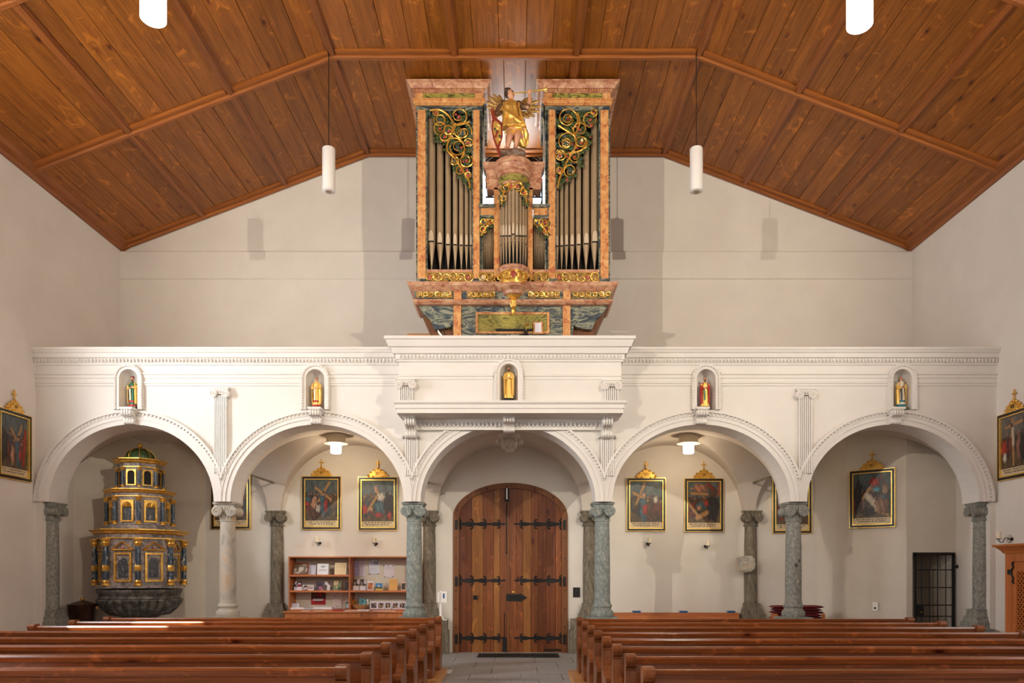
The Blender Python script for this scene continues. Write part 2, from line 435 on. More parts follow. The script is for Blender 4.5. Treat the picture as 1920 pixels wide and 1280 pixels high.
# proud band at the foot of the gable, with lip
YW = DB-.10
MB().prism([(DB+.01, 4.75), (YW, 4.75), (YW, Z(472, YW)), (YW+.02, Z(470, YW)), (DB+.01, Z(470, YW)+.01)], 'x', XL, XR).build('wall_back_ledge', 'plaster', kind='structure')
MB().prism([(YW+.01, Z(525, YW)), (YW-.03, Z(522.5, YW)), (YW-.03, Z(520, YW)), (YW+.01, Z(519, YW))], 'x', XL, XR).build('trim_1', 'plaster', kind='structure')

def side_wall(name, x, out, wins):
    hs = []
    for a, b in wins: hs.append([(a, WZ[0]), (b, WZ[0]), (b, WZ[1]-.5)]+arc((a+b)/2, WZ[1]-.5, (b-a)/2, .5, 10)[1:-1]+[(a, WZ[1]-.5)])
    MB().prism([(-9, 0), (DB+.5, 0), (DB+.5, ZE+.02), (-9, ZE+.02)], 'x', min(x, x+out), max(x, x+out), holes=hs).build(name, 'plaster', kind='structure')
side_wall('wall_left', XL, -.5, WIN_L)
side_wall('wall_right', XR, .5, WIN_R)
MB().prism([(-9.2, 0), (9.2, 0), (9.2, 8.9), (3.2, 10.95), (-3.2, 10.95), (-9.2, 8.9)], 'y', -9.4, -9.0).build('wall_front', 'plaster', kind='structure')

# round window behind the organ
wf = MB()
ring = lambda r, y: [Vector((WCX+r*cos(t*pi/24), y, WCZ+r*sin(t*pi/24))) for t in range(48)]
def ringband(mb, r0, r1, y0, y1, n=48, c=(WCX, WCZ)):
    vs = []; 
    for i in range(n):
        a = 2*pi*i/n
        for r, y in ((r0, y0), (r1, y0), (r1, y1), (r0, y1)): vs.append((c[0]+r*cos(a), y, c[1]+r*sin(a)))
    fs = []
    for i in range(n):
        j = (i+1) % n
        for k in range(4):
            k2 = (k+1) % 4; fs.append((i*4+k, i*4+k2, j*4+k2, j*4+k))
    return mb.add(vs, fs)
ringband(wf, WR-.09, WR, DB+.25, DB+.35)
win = wf.build('window_1', 'iron', kind='structure')
MB().prism([(WCX+(WR-.05)*cos(t*pi/16), WCZ+(WR-.05)*sin(t*pi/16)) for t in range(32)], 'y', DB+.295, DB+.303).build('pane', 'glass', win)
b = MB()
for a in (0, pi/2): b.tube([(WCX-(WR-.05)*cos(a), DB+.29, WCZ-(WR-.05)*sin(a)), (WCX+(WR-.05)*cos(a), DB+.29, WCZ+(WR-.05)*sin(a))], .015)
b.build('glazing_bar', 'iron', win)
b = MB(); ringband(b, WR, WR+.11, DB-.012, DB); ringband(b, WR+.14, WR+.16, DB-.01, DB)
for k in range(16):
    a = 2*pi*k/16; b.prism([(WCX+(WR+.2)*cos(a)+.045*cos(t*pi/3), WCZ+(WR+.2)*sin(a)+.045*sin(t*pi/3)) for t in range(6)], 'y', DB-.008, DB)
b.build('painted_surround', 'black', win)

# ------------------------------------------------------------------ ceiling
cp = [(XL-.45, ZE+.05-.17), (-3.24, ZC+.05), (3.18, ZC+.05), (XR+.45, ZE+.05-.17)]
ce = MB().prism(cp+[(p[0], p[1]+.25) for p in cp[::-1]], 'y', -9.2, DB+.45).build('ceiling', 'ceil', kind='structure')
CR = [DB, 13.1, 10.05, 7.0, 3.95]           # cross-rib depths
slope = lambda x0, x1: math.atan2(ceil_z(x1)-ceil_z(x0), x1-x0)
pal = {}
for bi in range(3):
    y1, y0 = CR[bi], CR[bi+1]
    for pi_ in range(9):
        x0, x1 = CXS[pi_], CXS[pi_+1]; sl = slope(x0, x1); L = (x1-x0)/cos(sl); n = 5
        ws = [random.uniform(.8, 1.2) for _ in range(n)]; t = 0; S = sum(ws)
        for k in range(n):
            wd = L*ws[k]/S; g = .003; cxp = t+wd/2; t += wd
            mb = MB(); h = wd/2-g; yl = (y1-y0)/2-.01
            mb.add([(-h,-yl,.03),(h,-yl,.03),(h,yl,.03),(-h,yl,.03),(-h+.006,-yl,0),(h-.006,-yl,0),(h-.006,yl,0),(-h+.006,yl,0),(-h,-yl,.006),(h,-yl,.006),(h,yl,.006),(-h,yl,.006)],
                   [(0,1,2,3),(4,7,6,5),(8,9,1,0),(10,11,3,2),(4,5,9,8),(6,7,11,10),(5,6,10,9),(7,4,8,11),(9,10,2,1),(11,8,0,3)])
            o = mb.build('plank', 'ceil', ce)
            o.location = (x0+cxp*cos(sl), (y0+y1)/2, ceil_z(x0)+cxp*sin(sl)+random.uniform(.003, .010)); o.rotation_euler = (0, -sl, 0)
MB().prism([(p[0], p[1]-.035) for p in [(XL-.3, ZE-.10), (-3.24, ZC+.05), (3.18, ZC+.05), (XR+.3, ZE-.10)]]+[(XR+.3, ZE), (3.18, ZC+.08), (-3.24, ZC+.08), (XL-.3, ZE)], 'y', -9.1, 7.0).build('near_boarding', 'ceil', ce)
# longitudinal ribs: stepped batten
def rib_prof(hw, h): return [(-hw-.035, 0), (-hw-.035, -.022), (-hw, -.03), (-hw*.9, -h), (hw*.9, -h), (hw, -.03), (hw+.035, -.022), (hw+.035, 0)]
for i, x in enumerate(CXS):
    if i in (0, 9):
        sx = 1 if i == 0 else -1
        pr = [(x, ZE-.10), (x+sx*.05, ZE-.10), (x+sx*.07, ZE-.05), (x+sx*.16, ZE-.0), (x+sx*.19, ZE+.07), (x, ZE+.07)]
        MB().prism(pr if sx > 0 else pr[::-1], 'y', 4, DB-.001).build('wall_moulding', 'ceil_rib', ce); continue
    a = (slope(CXS[i-1], x)+slope(x, CXS[i+1]))/2
    for y1, y0 in zip(CR[:-1], CR[1:]):
        o = MB().prism(rib_prof(.042, .06), 'y', y0+.05, y1-.05).build('rib', 'ceil_rib', ce); o.location = (x, 0, ceil_z(x)+.008); o.rotation_euler = (0, -a, 0)
for ci, y in enumerate(CR[:4]):
    for k in range(9):
        x0, x1 = CXS[k], CXS[k+1]; sl = slope(x0, x1); L = (x1-x0)/cos(sl)
        yy = y if ci else y-.06
        o = MB().prism([(-.05, 0), (-.05, -.05), (-.03, -.075), (.03, -.075), (.05, -.05), (.05, 0)], 'x', 0, L).build('cross_rib', 'ceil_ribx', ce)
        o.location = (x0, yy, ceil_z(x0)+.008); o.rotation_euler = (0, -sl, 0)
        o = MB().prism([(-.16, 0), (-.16, -.02), (-.13, -.035), (-.06, -.035), (-.05, 0)], 'x', .07, L-.07).build('moulding', 'ceil_ribx', ce)
        o.location = (x0, yy, ceil_z(x0)+.008); o.rotation_euler = (0, -sl, 0)

# ------------------------------------------------------------------ lower corner walls under the gallery
ZL = 4.75
def wall_seg(name, pts, th, mat='plaster_shaded'):
    n = []
    for i, p in enumerate(pts): n.append(Vector((p[0], p[1])))
    back = [Vector((p[0], p[1]+th)) for p in pts]
    MB().prism([tuple(p) for p in n]+[tuple(p) for p in back[::-1]], 'z', 0, ZL).build(name, mat, kind='structure')
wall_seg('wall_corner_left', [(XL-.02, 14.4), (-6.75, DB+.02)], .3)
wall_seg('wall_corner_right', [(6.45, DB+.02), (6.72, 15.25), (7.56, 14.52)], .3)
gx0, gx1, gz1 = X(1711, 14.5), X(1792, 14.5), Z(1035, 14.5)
MB().prism([(7.56, 0), (XR+.02, 0), (XR+.02, ZL), (7.56, ZL)], 'y', 14.5, 14.85, holes=[[(gx0, .001), (gx1, .001), (gx1, gz1), (gx0, gz1)]]).build('wall_gate', 'plaster_shaded', kind='structure')
MB().box(gx0-.1, gx0, 14.85, 15.9, 0, gz1+.1).box(gx1, gx1+.06, 14.85, 15.9, 0, gz1+.1).box(gx0-.1, gx1+.06, 15.9, 16.0, 0, gz1+.1).box(gx0-.1, gx1+.06, 14.85, 16, gz1, gz1+.1).build('wall_recess', 'plaster_shaded', kind='structure')
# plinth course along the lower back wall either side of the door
MB().box(DCX-DHW-.30, DCX-DHW-.05, DB-.05, DB-.0005, 0, .48).build('baseboard_left', 'plaster_shaded', kind='structure')

# ================================================================== GALLERY
gal = thing('organ_gallery', 'white stucco organ gallery on five round arches across the nave', 'gallery', (0, DF, 0))
COLX = [-8.46, -5.247, -1.869, 1.537, 5.0, 8.35]
SPR, APX = 3.0, 4.37
arches = []
for i in range(5):
    l = COLX[i]+(.148 if i else .14); r = COLX[i+1]-(.148 if i < 4 else .14)
    arches.append(((l+r)/2, (r-l)/2, APX-SPR))
NX = [X(243, DF), X(592, DF), None, X(1323, DF), X(1690, DF)]
NZ0, NSP, NA = 4.63, 5.18, .165
def niche_hole(cx, z0, zs, a): return [(cx-a, z0), (cx+a, z0)]+arc(cx, zs, a, a, 12)
outl = [(XL, SPR)]
for (cx, a, b_) in arches: outl += arc(cx, SPR, a, b_, 32, pi, 0)
outl += [(XR, SPR), (XR, 5.6), (XL, 5.6)]
MB().prism(outl, 'y', DF, DF+WT, holes=[niche_hole(x, NZ0, NSP, NA) for x in NX if x is not None]).build('arcade_wall', 'stucco', gal, w=True)
def niche_shell(mb, cx, y, z0, zs, a, dep):
    def fn(u, v):
        t = pi*u; h = v*1.5
        if h <= 1: return (cx+a*cos(t), y+dep*sin(t), z0+(zs-z0)*h)
        p = (h-1)/.5*pi/2; fl = 1+.04*cos(14*t)
        return (cx+a*cos(t)*cos(p)*fl, y+dep*sin(t)*cos(p)*fl, zs+a*sin(p))
    mb.grid(fn, 28, 18)
    mb.box(cx-a, cx+a, y-.001, y+dep, z0-.03, z0)
    return mb
BX0, BX1, BY = -2.02, 1.77, 12.72
BN = (X(954, BY), 4.655, 5.13, .155)
for x in NX:
    if x is not None: niche_shell(MB(), x, DF+.02, NZ0, NSP, NA, .22).build('niche', 'stucco', gal, True, w=True)
niche_shell(MB(), BN[0], BY+.02, BN[1], BN[2], BN[3], .22).build('niche', 'stucco', gal, True, w=True)
def niche_frame(cx, y, z0, zs, a):
    mb = MB()
    out = [(cx+a+.095, z0), (cx+a, z0)]+arc(cx, zs, a, a, 16)+[(cx-a, z0), (cx-a-.095, z0)]+arc(cx, zs, a+.095, a+.095, 16, pi, 0)
    mb.prism(out, 'y', y-.05, y)
    out = [(cx+a+.085, z0), (cx+a+.05, z0)]+arc(cx, zs, a+.05, a+.05, 16)+[(cx-a-.05, z0), (cx-a-.085, z0)]+arc(cx, zs, a+.085, a+.085, 16, pi, 0)
    mb.prism(out, 'y', y-.072, y-.05)
    pts = [(cx+a+.068, z0+.05*k) for k in range(11)]+arc(cx, zs, a+.068, a+.068, 13)+[(cx-a-.068, zs-.05*k) for k in range(11)]
    for q in pts: mb.ball((q[0], y-.072, q[1]), (.014, .012, .014), 5, 4)
    return mb.build('niche_frame', 'stucco', gal, w=True)
for x in NX:
    if x is not None: niche_frame(x, DF, NZ0, NSP, NA)
niche_frame(BN[0], BY, BN[1], BN[2], BN[3])
# archivolts
def band(mb, cx, a, b, o0, o1, y0, y1, lims, n=40):
    pts0 = []; pts1 = []
    for i in range(n+1):
        t = pi-pi*i/n
        q = []
        for o in (o0, o1):
            x = cx+(a+o)*cos(t); x = max(lims[0], min(lims[1], x)); q.append((x, SPR+(b+o)*sin(t)))
        pts0.append(q[0]); pts1.append(q[1])
    vs = []; fs = []
    for p, q in zip(pts0, pts1): vs += [(p[0], y0, p[1]), (q[0], y0, q[1]), (p[0], y1, p[1]), (q[0], y1, q[1])]
    for i in range(n):
        a_ = i*4; c = a_+4
        if abs(pts0[i][0]-pts1[i][0]) < .002 and abs(pts0[i+1][0]-pts1[i+1][0]) < .002: continue
        fs += [(a_, a_+1, c+1, c), (a_+1, a_+3, c+3, c+1), (a_+2, a_, c, c+2)]
    mb.add(vs, fs)
for ai, (cx, a, b_) in enumerate(arches):
    lims = (XL if ai == 0 else COLX[ai]-.001, XR if ai == 4 else COLX[ai+1]+.001); mb = MB()
    for o0, o1, pr in ((0, .085, .018), (.085, .15, .036), (.15, .17, .05), (.205, .245, .075), (.17, .205, .04)): band(mb, cx, a, b_, o0, o1, DF-pr, DF+.01, lims)
    av = mb.build('archivolt', 'stucco', gal, w=True)
    eg = MB(); n = 74
    for i in range(n):
        t = pi*(i+.5)/n; x = cx+(a+.188)*cos(t)
        if x < lims[0]+.02 or x > lims[1]-.02: continue
        Mx = TR((x, DF-.045, SPR+(b_+.188)*sin(t)), 0, -(t-pi/2), 0)
        eg.ball((0, 0, 0), (.021, .026, .026), 5, 4, Mx)
    eg.build('egg_and_dart', 'stucco', av, True, kind='stuff', w=True)
# consoles: scrolled keystones
def scroll_prof(h, d):
    pts = [(0, 0), (0, h), (-d, h), (-d*1.0, h*.92)]
    pts += [(-d*.78-d*.24*cos(t), h*.72-h*.2*sin(t)) for t in [-pi*.4+pi*i/8*1.0 for i in range(9)]][1:]
    pts += [(-d*.5, h*.42), (-d*.42, h*.34)]
    pts += [(-d*.36-d*.2*cos(t), h*.17-h*.16*sin(t)) for t in [-pi*.4+pi*i/8 for i in range(9)]]
    pts += [(-d*.1, 0)]
    return pts
def console(cx, y, z0, h, wd, d, parent=gal, name='keystone'):
    mb = MB(); pr = [(y+p[0], z0+p[1]) for p in scroll_prof(h, d)]
    mb.prism(pr[::-1], 'x', cx-wd/2, cx+wd/2)
    for k in range(4):
        x = cx-wd*.36+wd*.24*k
        mb.prism([(y+p[0]*1.05-.006, z0+p[1]) for p in scroll_prof(h*.97, d)][::-1], 'x', x-.014, x+.014)
    mb.box(cx-wd*.62, cx+wd*.62, y-d*1.12, y, z0+h*.93, z0+h+.02)
    for sx in (-1, 1):
        mb.lathe([(.001, -.006), (h*.16, -.006), (h*.12, .006), (.001, .012)], n=10, M4=TR((cx+sx*wd/2, y-d*.72, z0+h*.72), 0, sx*pi/2, 0))
    return mb.build(name, 'stucco', parent, w=True)
for i, x in enumerate(NX):
    if x is not None: console(arches[i][0]+(-.02 if i == 3 else 0), DF, 4.36, .26, .19, .2)
console(BN[0], DF, 4.20, .28, .2, .34)
console(X(768, 12.95), DF, 4.10, .37, .18, .34, name='bracket'); console(X(1140, 12.95), DF, 4.10, .37, .18, .34, name='bracket')
# leafy boss hanging under the centre vault
mb = MB(); bx, by, bz = X(955, 14.9), 14.9, Z(842, 14.9)
for r, z, n in ((.05, 0, 5), (.12, .06, 8), (.24, .14, 12)):
    for k in range(n): a = 2*pi*k/n; mb.ball((bx+r*cos(a), by+r*sin(a), bz+z), (.045, .045, .06), 6, 4)
mb.lathe([(.03, bz), (.15, bz+.08), (.22, bz+.16), (.22, 4.52)], (bx, by), 12)
mb.build('leaf_boss', 'stucco', gal, True, w=True)
# main cornice left and right, balcony cornice
def corn_prof(zt, s=1.0):
    return [(0, zt-.29), (.025, zt-.285), (.025, zt-.26), (.04, zt-.25), (.045*s, zt-.175), (.08*s, zt-.165), (.085*s, zt-.09), (.105*s, zt-.085), (.13*s, zt-.04), (.14*s, zt-.035), (.14*s, zt), (-.25, zt), (-.25, zt-.29)]
archi = lambda zt: [(0, zt-.66), (.02, zt-.655), (.02, zt-.62), (.035, zt-.61), (.035, zt-.585), (.015, zt-.575), (.015, zt-.525), (.03, zt-.515), (.03, zt-.47), (.05, zt-.455), (.05, zt-.43), (0, zt-.425)]
for x0, x1 in ((XL, BX0), (BX1, XR)):
    c = MB(); c.sweep(corn_prof(5.71), [(x0, DF), (x1, DF)])
    c = c.build('cornice', 'stucco', gal, w=True)
    ns_ = [q for q in NX if q is not None and x0 < q < x1]; ed = [x0]+[e for q in ns_ for e in (q-.255, q+.255)]+[x1]
    for e0, e1 in zip(ed[0::2], ed[1::2]): MB().sweep(archi(5.71), [(e0, DF), (e1, DF)]).build('architrave', 'stucco', gal, w=True)
    eg = MB(); n = int((x1-x0)/.062)
    for k in range(n): eg.ball((x0+(k+.5)*(x1-x0)/n, DF-.058, 5.71-.215), (.021, .022, .034), 5, 4)
    eg.build('egg_and_dart', 'stucco', c, True, kind='stuff', w=True)
# projecting balcony
bpath = [(BX0, DF), (BX0, BY), (BX1, BY), (BX1, DF)]
MB().prism([(BX0, 4.6), (BX1, 4.6), (BX1, 5.65), (BX0, 5.65)], 'y', BY, BY+.22, holes=[niche_hole(*BN)]).box(BX0, BX0+.2, BY+.22, DF, 4.6, 5.65).box(BX1-.2, BX1, BY+.22, DF, 4.6, 5.65).build('balcony_wall', 'stucco', gal, w=True)
MB().sweep([(0, 4.45), (.03, 4.45), (.03, 4.52), (.05, 4.53), (.05, 4.59), (.085, 4.62), (.085, 4.655), (0, 4.655)], bpath).box(BX0, BX1, BY, DF, 4.45, 4.62).build('balcony_ledge', 'stucco', gal, w=True)
zt = 5.71
bc = MB().sweep([(0, zt-.39), (.03, zt-.385), (.03, zt-.36), (.05, zt-.35), (.05, zt-.27), (.09, zt-.26), (.12, zt-.17), (.15, zt-.16), (.19, zt-.06), (.215, zt-.05), (.215, zt), (-.25, zt), (-.25, zt-.39)], bpath).build('balcony_cornice', 'stucco', gal, w=True)
eg = MB()
for k in range(62): eg.ball((BX0+(k+.5)*(BX1-BX0)/62, BY-.062, zt-.31), (.021, .022, .036), 5, 4)
eg.build('egg_and_dart', 'stucco', bc, True, kind='stuff', w=True)
MB().sweep([(0, 5.02), (.012, 5.03), (.012, 5.07), (.03, 5.08), (.03, 5.12), (0, 5.13)], [(BX0, BY), (BN[0]-.26, BY)]).sweep([(0, 5.02), (.012, 5.03), (.012, 5.07), (.03, 5.08), (.03, 5.12), (0, 5.13)], [(BN[0]+.26, BY), (BX1, BY)]).build('balcony_moulding', 'stucco', gal, w=True)
# soffit egg moulding below the balcony
sm = MB(); sm.box(BX0+.15, BX1-.15, DF-.09, DF, 4.26, 4.45)
for k in range(46): 
    xx = BX0+.2+(k+.5)*(BX1-BX0-.4)/46
    sm.ball((xx, DF-.10, 4.35), (.03, .03, .05), 6, 4)
sm.build('balcony_soffit_moulding', 'stucco', gal, True, w=True)
# ionic capital pieces (facing -Y), shared by pilasters and columns
def volute(mb, cx, y, cz, r, depth, sgn):
    mb.lathe([(r, 0), (r*.86, depth*.3), (r*.8, depth*.5), (r*.86, depth*.7), (r, depth)], n=18, M4=TR((cx, y, cz), -pi/2, 0, 0))
    pts = []; rr = []
    for i in range(34):
        t = i/33; a = pi/2+sgn*t*4.5*pi; q = r*(.92-.80*t)
        pts.append((cx+q*cos(a), y-.004, cz+q*sin(a))); rr.append(r*.11*(1-.4*t))
    mb.tube(pts, rr, 5)
    mb.ball((cx, y-.004, cz), r*.16, 6, 4)
def ionic(mb, cx, yf, depth, zt, wd, h):
    """abacus, volutes, eggs; front face at yf"""
    r = h*.36
    mb.box(cx-wd*.46, cx+wd*.46, yf+.01, yf+depth, zt-h*.13, zt)
    mb.box(cx-wd*.42, cx+wd*.42, yf+.025, yf+depth-.01, zt-h*.24, zt-h*.13)
    for s_ in (-1, 1): volute(mb, cx+s_*(wd/2-r), yf, zt-h*.24-r*.98, r, depth, s_)
    mb.box(cx-wd*.36, cx+wd*.36, yf+.03, yf+depth-.02, zt-h*.62, zt-h*.2)
    for k in range(3): mb.ball((cx+(k-1)*wd*.12, yf+.03, zt-h*.42), (wd*.05, .03, h*.14), 6, 5)
def pilaster(cx, y, z0, z1, wd, caph):
    mb = MB(); mb.box(cx-wd/2, cx+wd/2, y-.03, y, z0, z1-caph)
    for k in range(7):
        x = cx-wd/2+wd*(k+.5)/7
        mb.prism([(x-.0125, y-.03), (x-.0115, y-.066), (x+.0115, y-.066), (x+.0125, y-.03)][::-1], 'z', z0, z1-caph*.7)
    o = mb.build('pilaster_shaft', 'stucco', gal, w=True)
    mb = MB(); ionic(mb, cx, y-.1, .1, z1, wd*1.5, caph); mb.build('pilaster_capital', 'stucco', gal, True, w=True)
pilaster(X(415, DF), DF, 3.5, Z(727, DF), .24, .2); pilaster(X(1508, DF), DF, 3.5, Z(729, DF), .24, .2)
pilaster(X(762, BY), BY, 4.65, Z(711, BY), .24, .19); pilaster(X(1146, BY), BY, 4.65, Z(713, BY), .24, .19)
pilaster(X(772, DF), DF, 3.45, 4.16, .23, .05); pilaster(X(1138, DF), DF, 3.45, 4.16, .23, .05)
# vaults
for i in range(5):
    x0, x1 = COLX[i], COLX[i+1]
    if i == 0: x0 = XL-.05
    if i == 4: x1 = XR+.05
    y0, y1 = DF+WT, DB+.01
    hx, hy = (x1-x0)/2-.135, (y1-y0)/2-.13; mx, my = (x0+x1)/2, (y0+y1)/2
    def fn(u, v):
        x, y = x0+(x1-x0)*u, y0+(y1-y0)*v; a = abs(x-mx)/hx; c = abs(y-my)/hy
        return (x, y, SPR+.0+1.50*max(sqrt(max(0, 1-a*a)), sqrt(max(0, 1-c*c))))
    sp = lambda t, e: (e*t/.04 if t < .04 else 1-e*(1-t)/.04 if t > .96 else e+(1-2*e)*(.5-.5*cos(pi*(t-.04)/.92)))
    ex, ey = .135/(x1-x0), .13/(y1-y0)
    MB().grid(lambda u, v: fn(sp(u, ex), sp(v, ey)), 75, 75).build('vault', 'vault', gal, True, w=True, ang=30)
MB().box(XL, XR, DF+.25, DB, 4.62, 4.75).build('gallery_floor', 'shelf', gal, w=True)

# ================================================================== COLUMNS
def front_column(x, mat, label, capmat=None):
    t = thing('stone_column', label, 'column', (x, DF+.25, 0)); y = 0
    mb = MB(); mb.box(-.24, .24, -.24, .24, 0, .82); mb.box(-.26, .26, -.26, .26, .82, .94); mb.box(-.26, .26, -.26, .26, 0, .12)
    mb.build('pedestal', mat, t)
    MB().lathe([(.19, .94), (.205, .97), (.208, 1.01), (.195, 1.05), (.168, 1.065), (.16, 1.10), (.172, 1.115), (.18, 1.14), (.172, 1.165), (.152, 1.18), (.148, 1.22), (.144, 1.25)], n=28).build('base', mat, t, True)
    MB().lathe([(.143, 1.24), (.145, 1.6), (.140, 2.1), (.130, 2.62), (.127, 2.70)], n=28).build('shaft', mat, t, True)
    mb = MB(); mb.lathe([(.128, 2.66), (.142, 2.665), (.142, 2.685), (.128, 2.69), (.132, 2.80), (.15, 2.84)], n=28)
    for k in range(20):
        a = 2*pi*k/20; mb.tube([(.132*cos(a), .132*sin(a), 2.70), (.136*cos(a), .136*sin(a), 2.80)], .010, 5)
    ionic(mb, 0, -.19, .38, SPR, .44, .27)
    mb.box(-.18, .18, -.2, .2, SPR-.035, SPR)
    mb.build('capital', capmat or mat, t, True)
    return t
front_column(COLX[1], 'stone_rust', 'pale rust-stained stone column with ionic capital right of the font')
front_column(COLX[2], 'stone_green', 'blue-grey round stone column just left of the entrance door')
front_column(COLX[3], 'stone_green', 'blue-grey round stone column just right of the entrance door')
c4 = front_column(COLX[4], 'stone', 'grey round stone column with chipped shaft in front of the red cushions')
for x_, z_, r_, m_ in ((.0, 1.87, .035, 'stone_dark'), (.055, 1.95, .028, 'stone_dark'), (.03, 1.58, .03, 'stone_rust'), (.035, 1.19, .022, 'stone_rust')):
    MB().ball((x_, -sqrt(.139**2-x_**2), z_), (r_, .008, r_*1.2), 8, 6).build('chip', m_, c4, True, label='chipped patch on the shaft')
def half_column(x, y, rot, mat, label, zt, cw=.44):
    t = thing('half_column', label, 'column', (x, y, 0), rot)
    MB().box(-.44, .44, -.24, 0, 0, .5).box(-.41, .41, -.22, 0, .5, .74).build('pedestal', mat, t)
    MB().box(-.245, .245, -.24, 0, .70, .84).prism([(-.235, .84), (.235, .84), (.195, .92), (-.195, .92)], 'y', -.21, 0).box(-.205, .205, -.2, 0, .92, .95).prism([(-.19, .95), (.19, .95), (.16, 1.04), (-.16, 1.04)], 'y', -.175, 0).box(-.17, .17, -.175, 0, 1.04, 1.075).build('base', mat, t)
    MB().lathe([(.14, 1.07), (.152, 1.08), (.141, 1.1), (.142, 1.5), (.140, 2.0), (.132, 2.5), (.126, zt-.31)], n=14, a0=-pi, a1=0).build('shaft', mat, t, True)
    mb = MB(); mb.lathe([(.126, zt-.33), (.158, zt-.325), (.158, zt-.3), (.13, zt-.29), (.135, zt-.15)], n=14, a0=-pi, a1=0)
    for k in range(9):
        a = -pi*(k+.5)/9; mb.tube([(.135*cos(a), .135*sin(a), zt-.29), (.138*cos(a), .138*sin(a), zt-.17)], .012, 5)
    ionic(mb, 0, -.21, .21, zt, cw, .26)
    mb.build('capital', mat, t, True)
    return t
HZ = Z(958, DB)
for px, lab in ((520, 'dark grey half column with ionic capital on the back wall left of the bookshelf'),
                (805, 'brown-grey half column on the back wall between bookshelf and door'),
                (1105, 'brown-grey half column on the back wall right of the black switch plate'),
                (1407, 'grey half column on the back wall carrying a pale rough stone')):
    hc = half_column(X(px, DB), DB, 0, 'stone_brown', lab, HZ)
half_column(XL+.10, DF+.27, pi/2, 'stone', 'slim grey half column at the left nave wall beside the copper boiler', SPR, .4)
half_column(XR-.10, DF+.27, -pi/2, 'stone', 'slim grey half column at the right nave wall beside the iron gate', SPR, .4)
MB().box(XL-.05, XL+.10, DF+.02, DF+.62, 0, SPR).build('wall_pier_left', 'plaster', kind='structure')
MB().box(XR-.10, XR+.05, DF+.02, DF+.62, 0, SPR).build('wall_pier_right', 'plaster', kind='structure')
# pale rough stone on the fourth half column
rs = MB(); st = Vector((X(1400, 15.95), 15.96, Z(1058, 15.95)))
outl = [(-.2, .13), (-.12, .18), (0, .19), (.1, .185), (.17, .13), (.19, .02), (.17, -.09), (.1, -.15), (-.02, -.17), (-.06, -.155), (-.19, -.14), (-.195, 0)]
rs.prism(outl, 'y', -.03, .08); rs.prism([(x*.86, z*.86) for x, z in outl], 'y', -.06, -.03)
for k in range(14): rs.ball((random.uniform(-.12, .12), -.055, random.uniform(-.1, .12)), (.05, .02, .04), 6, 4)
o = rs.build('carved_stone', 'stone_rust', None, True, loc=st); tag(o, 'pale rough carved stone fixed to the half column behind the right pews', 'stone')
# iron tie rods across the gallery bays
for cx0, px, lab in ((COLX[1], 520, 'grey iron tie rod from the rust-stained column to the back wall'), (COLX[2], 805, 'iron tie rod left of the entrance door, mostly behind the arch'), (COLX[3], 1105, 'iron tie rod right of the entrance door, mostly behind the arch'), (COLX[4], 1407, 'grey iron tie rod from the chipped column to the back wall')):
    o = MB().tube([(0, DF+.45, 0), (X(px, DB)-cx0, DB+.02, 0)], .022, 6).build('tie_rod', 'stone_brown', None, True, loc=(cx0, 0, 3.66)); tag(o, lab, 'rod')

# ================================================================== ENTRANCE DOOR
dr = thing('door_1', 'double arched door', 'door', (DCX, DB, 0)); del dr['label']; del dr['category']; dr['kind'] = 'structure'
MBx = MB()
oo = door_outline(0); ii = door_outline(.13, 0)
ring_ = [(DCX+DHW, 0)]+oo[2:-1]+[(DCX-DHW, DSP), (DCX-DHW, 0), (DCX-DHW+.13, 0)]+ii[2:][::-1]+[(DCX+DHW-.13, 0)]
MBx.prism(ring_, 'y', DB-.03, DB+.12)
fr = MBx.build('door_frame', 'door_frame', dr, w=True)
bol = MB()
for k in range(7):
    a = pi*(k+.5)/7; bol.ball((DCX+(DHW-.065)*cos(a), DB-.035, DSP+(DRISE-.06)*sin(a)), .014, 6, 4)
for sx in (-1, 1):
    for z in (.55, .95, 1.35, 2.05, 2.5): bol.ball((DCX+sx*(DHW-.065), DB-.035, z), .014, 6, 4)
bol.build('bolt_heads', 'iron', fr, True, kind='stuff', w=True)
def top_at(x):
    u = (x-DCX)/(DHW-.12); return DSP+(DRISE-.11)*sqrt(max(0, 1-u*u))
zx = lambda v: X(780+v/3.2, DB)
left_b = [245, 335, 402, 466, 503, 546]; right_b = [560, 603, 642, 690, 732, 782, 838, 884]
cl = ['door_a', 'door_b', 'door_c', 'door_b', 'door_c']; cr = ['door_c', 'door_c', 'door_b', 'door_c', 'door_a', 'door_a', 'door_c']
for bs, cs in ((left_b, cl), (right_b, cr)):
    for x0, x1, c in zip(bs, bs[1:], cs):
        x0, x1 = zx(x0)+.003, zx(x1)-.003; n = 4
        poly = [(x0, .004), (x1, .004)]+[(x1+(x0-x1)*k/n, top_at(x1+(x0-x1)*k/n)) for k in range(n+1)]
        mb = MB().prism(poly, 'y', DB+.035, DB+.08)
        nb = 2 if x1-x0 > .13 else 1
        for q in range(1, nb+1):
            xb = x0+(x1-x0)*q/(nb+1); mb.box(xb-.004, xb+.004, DB+.030, DB+.036, .02, min(top_at(xb), top_at(xb+.005)))
        mb.build('door_plank', c, dr, w=True)
MB().prism([(zx(546), .02), (zx(560), .02), (zx(560), 3.55), (zx(546), 3.55)], 'y', DB+.015, DB+.07).build('meeting_stile', 'door_frame', dr, w=True)
MB().prism(door_outline(.04, 0), 'y', DB+.085, DB+.1).build('door_backing', 'dark', dr, w=True)
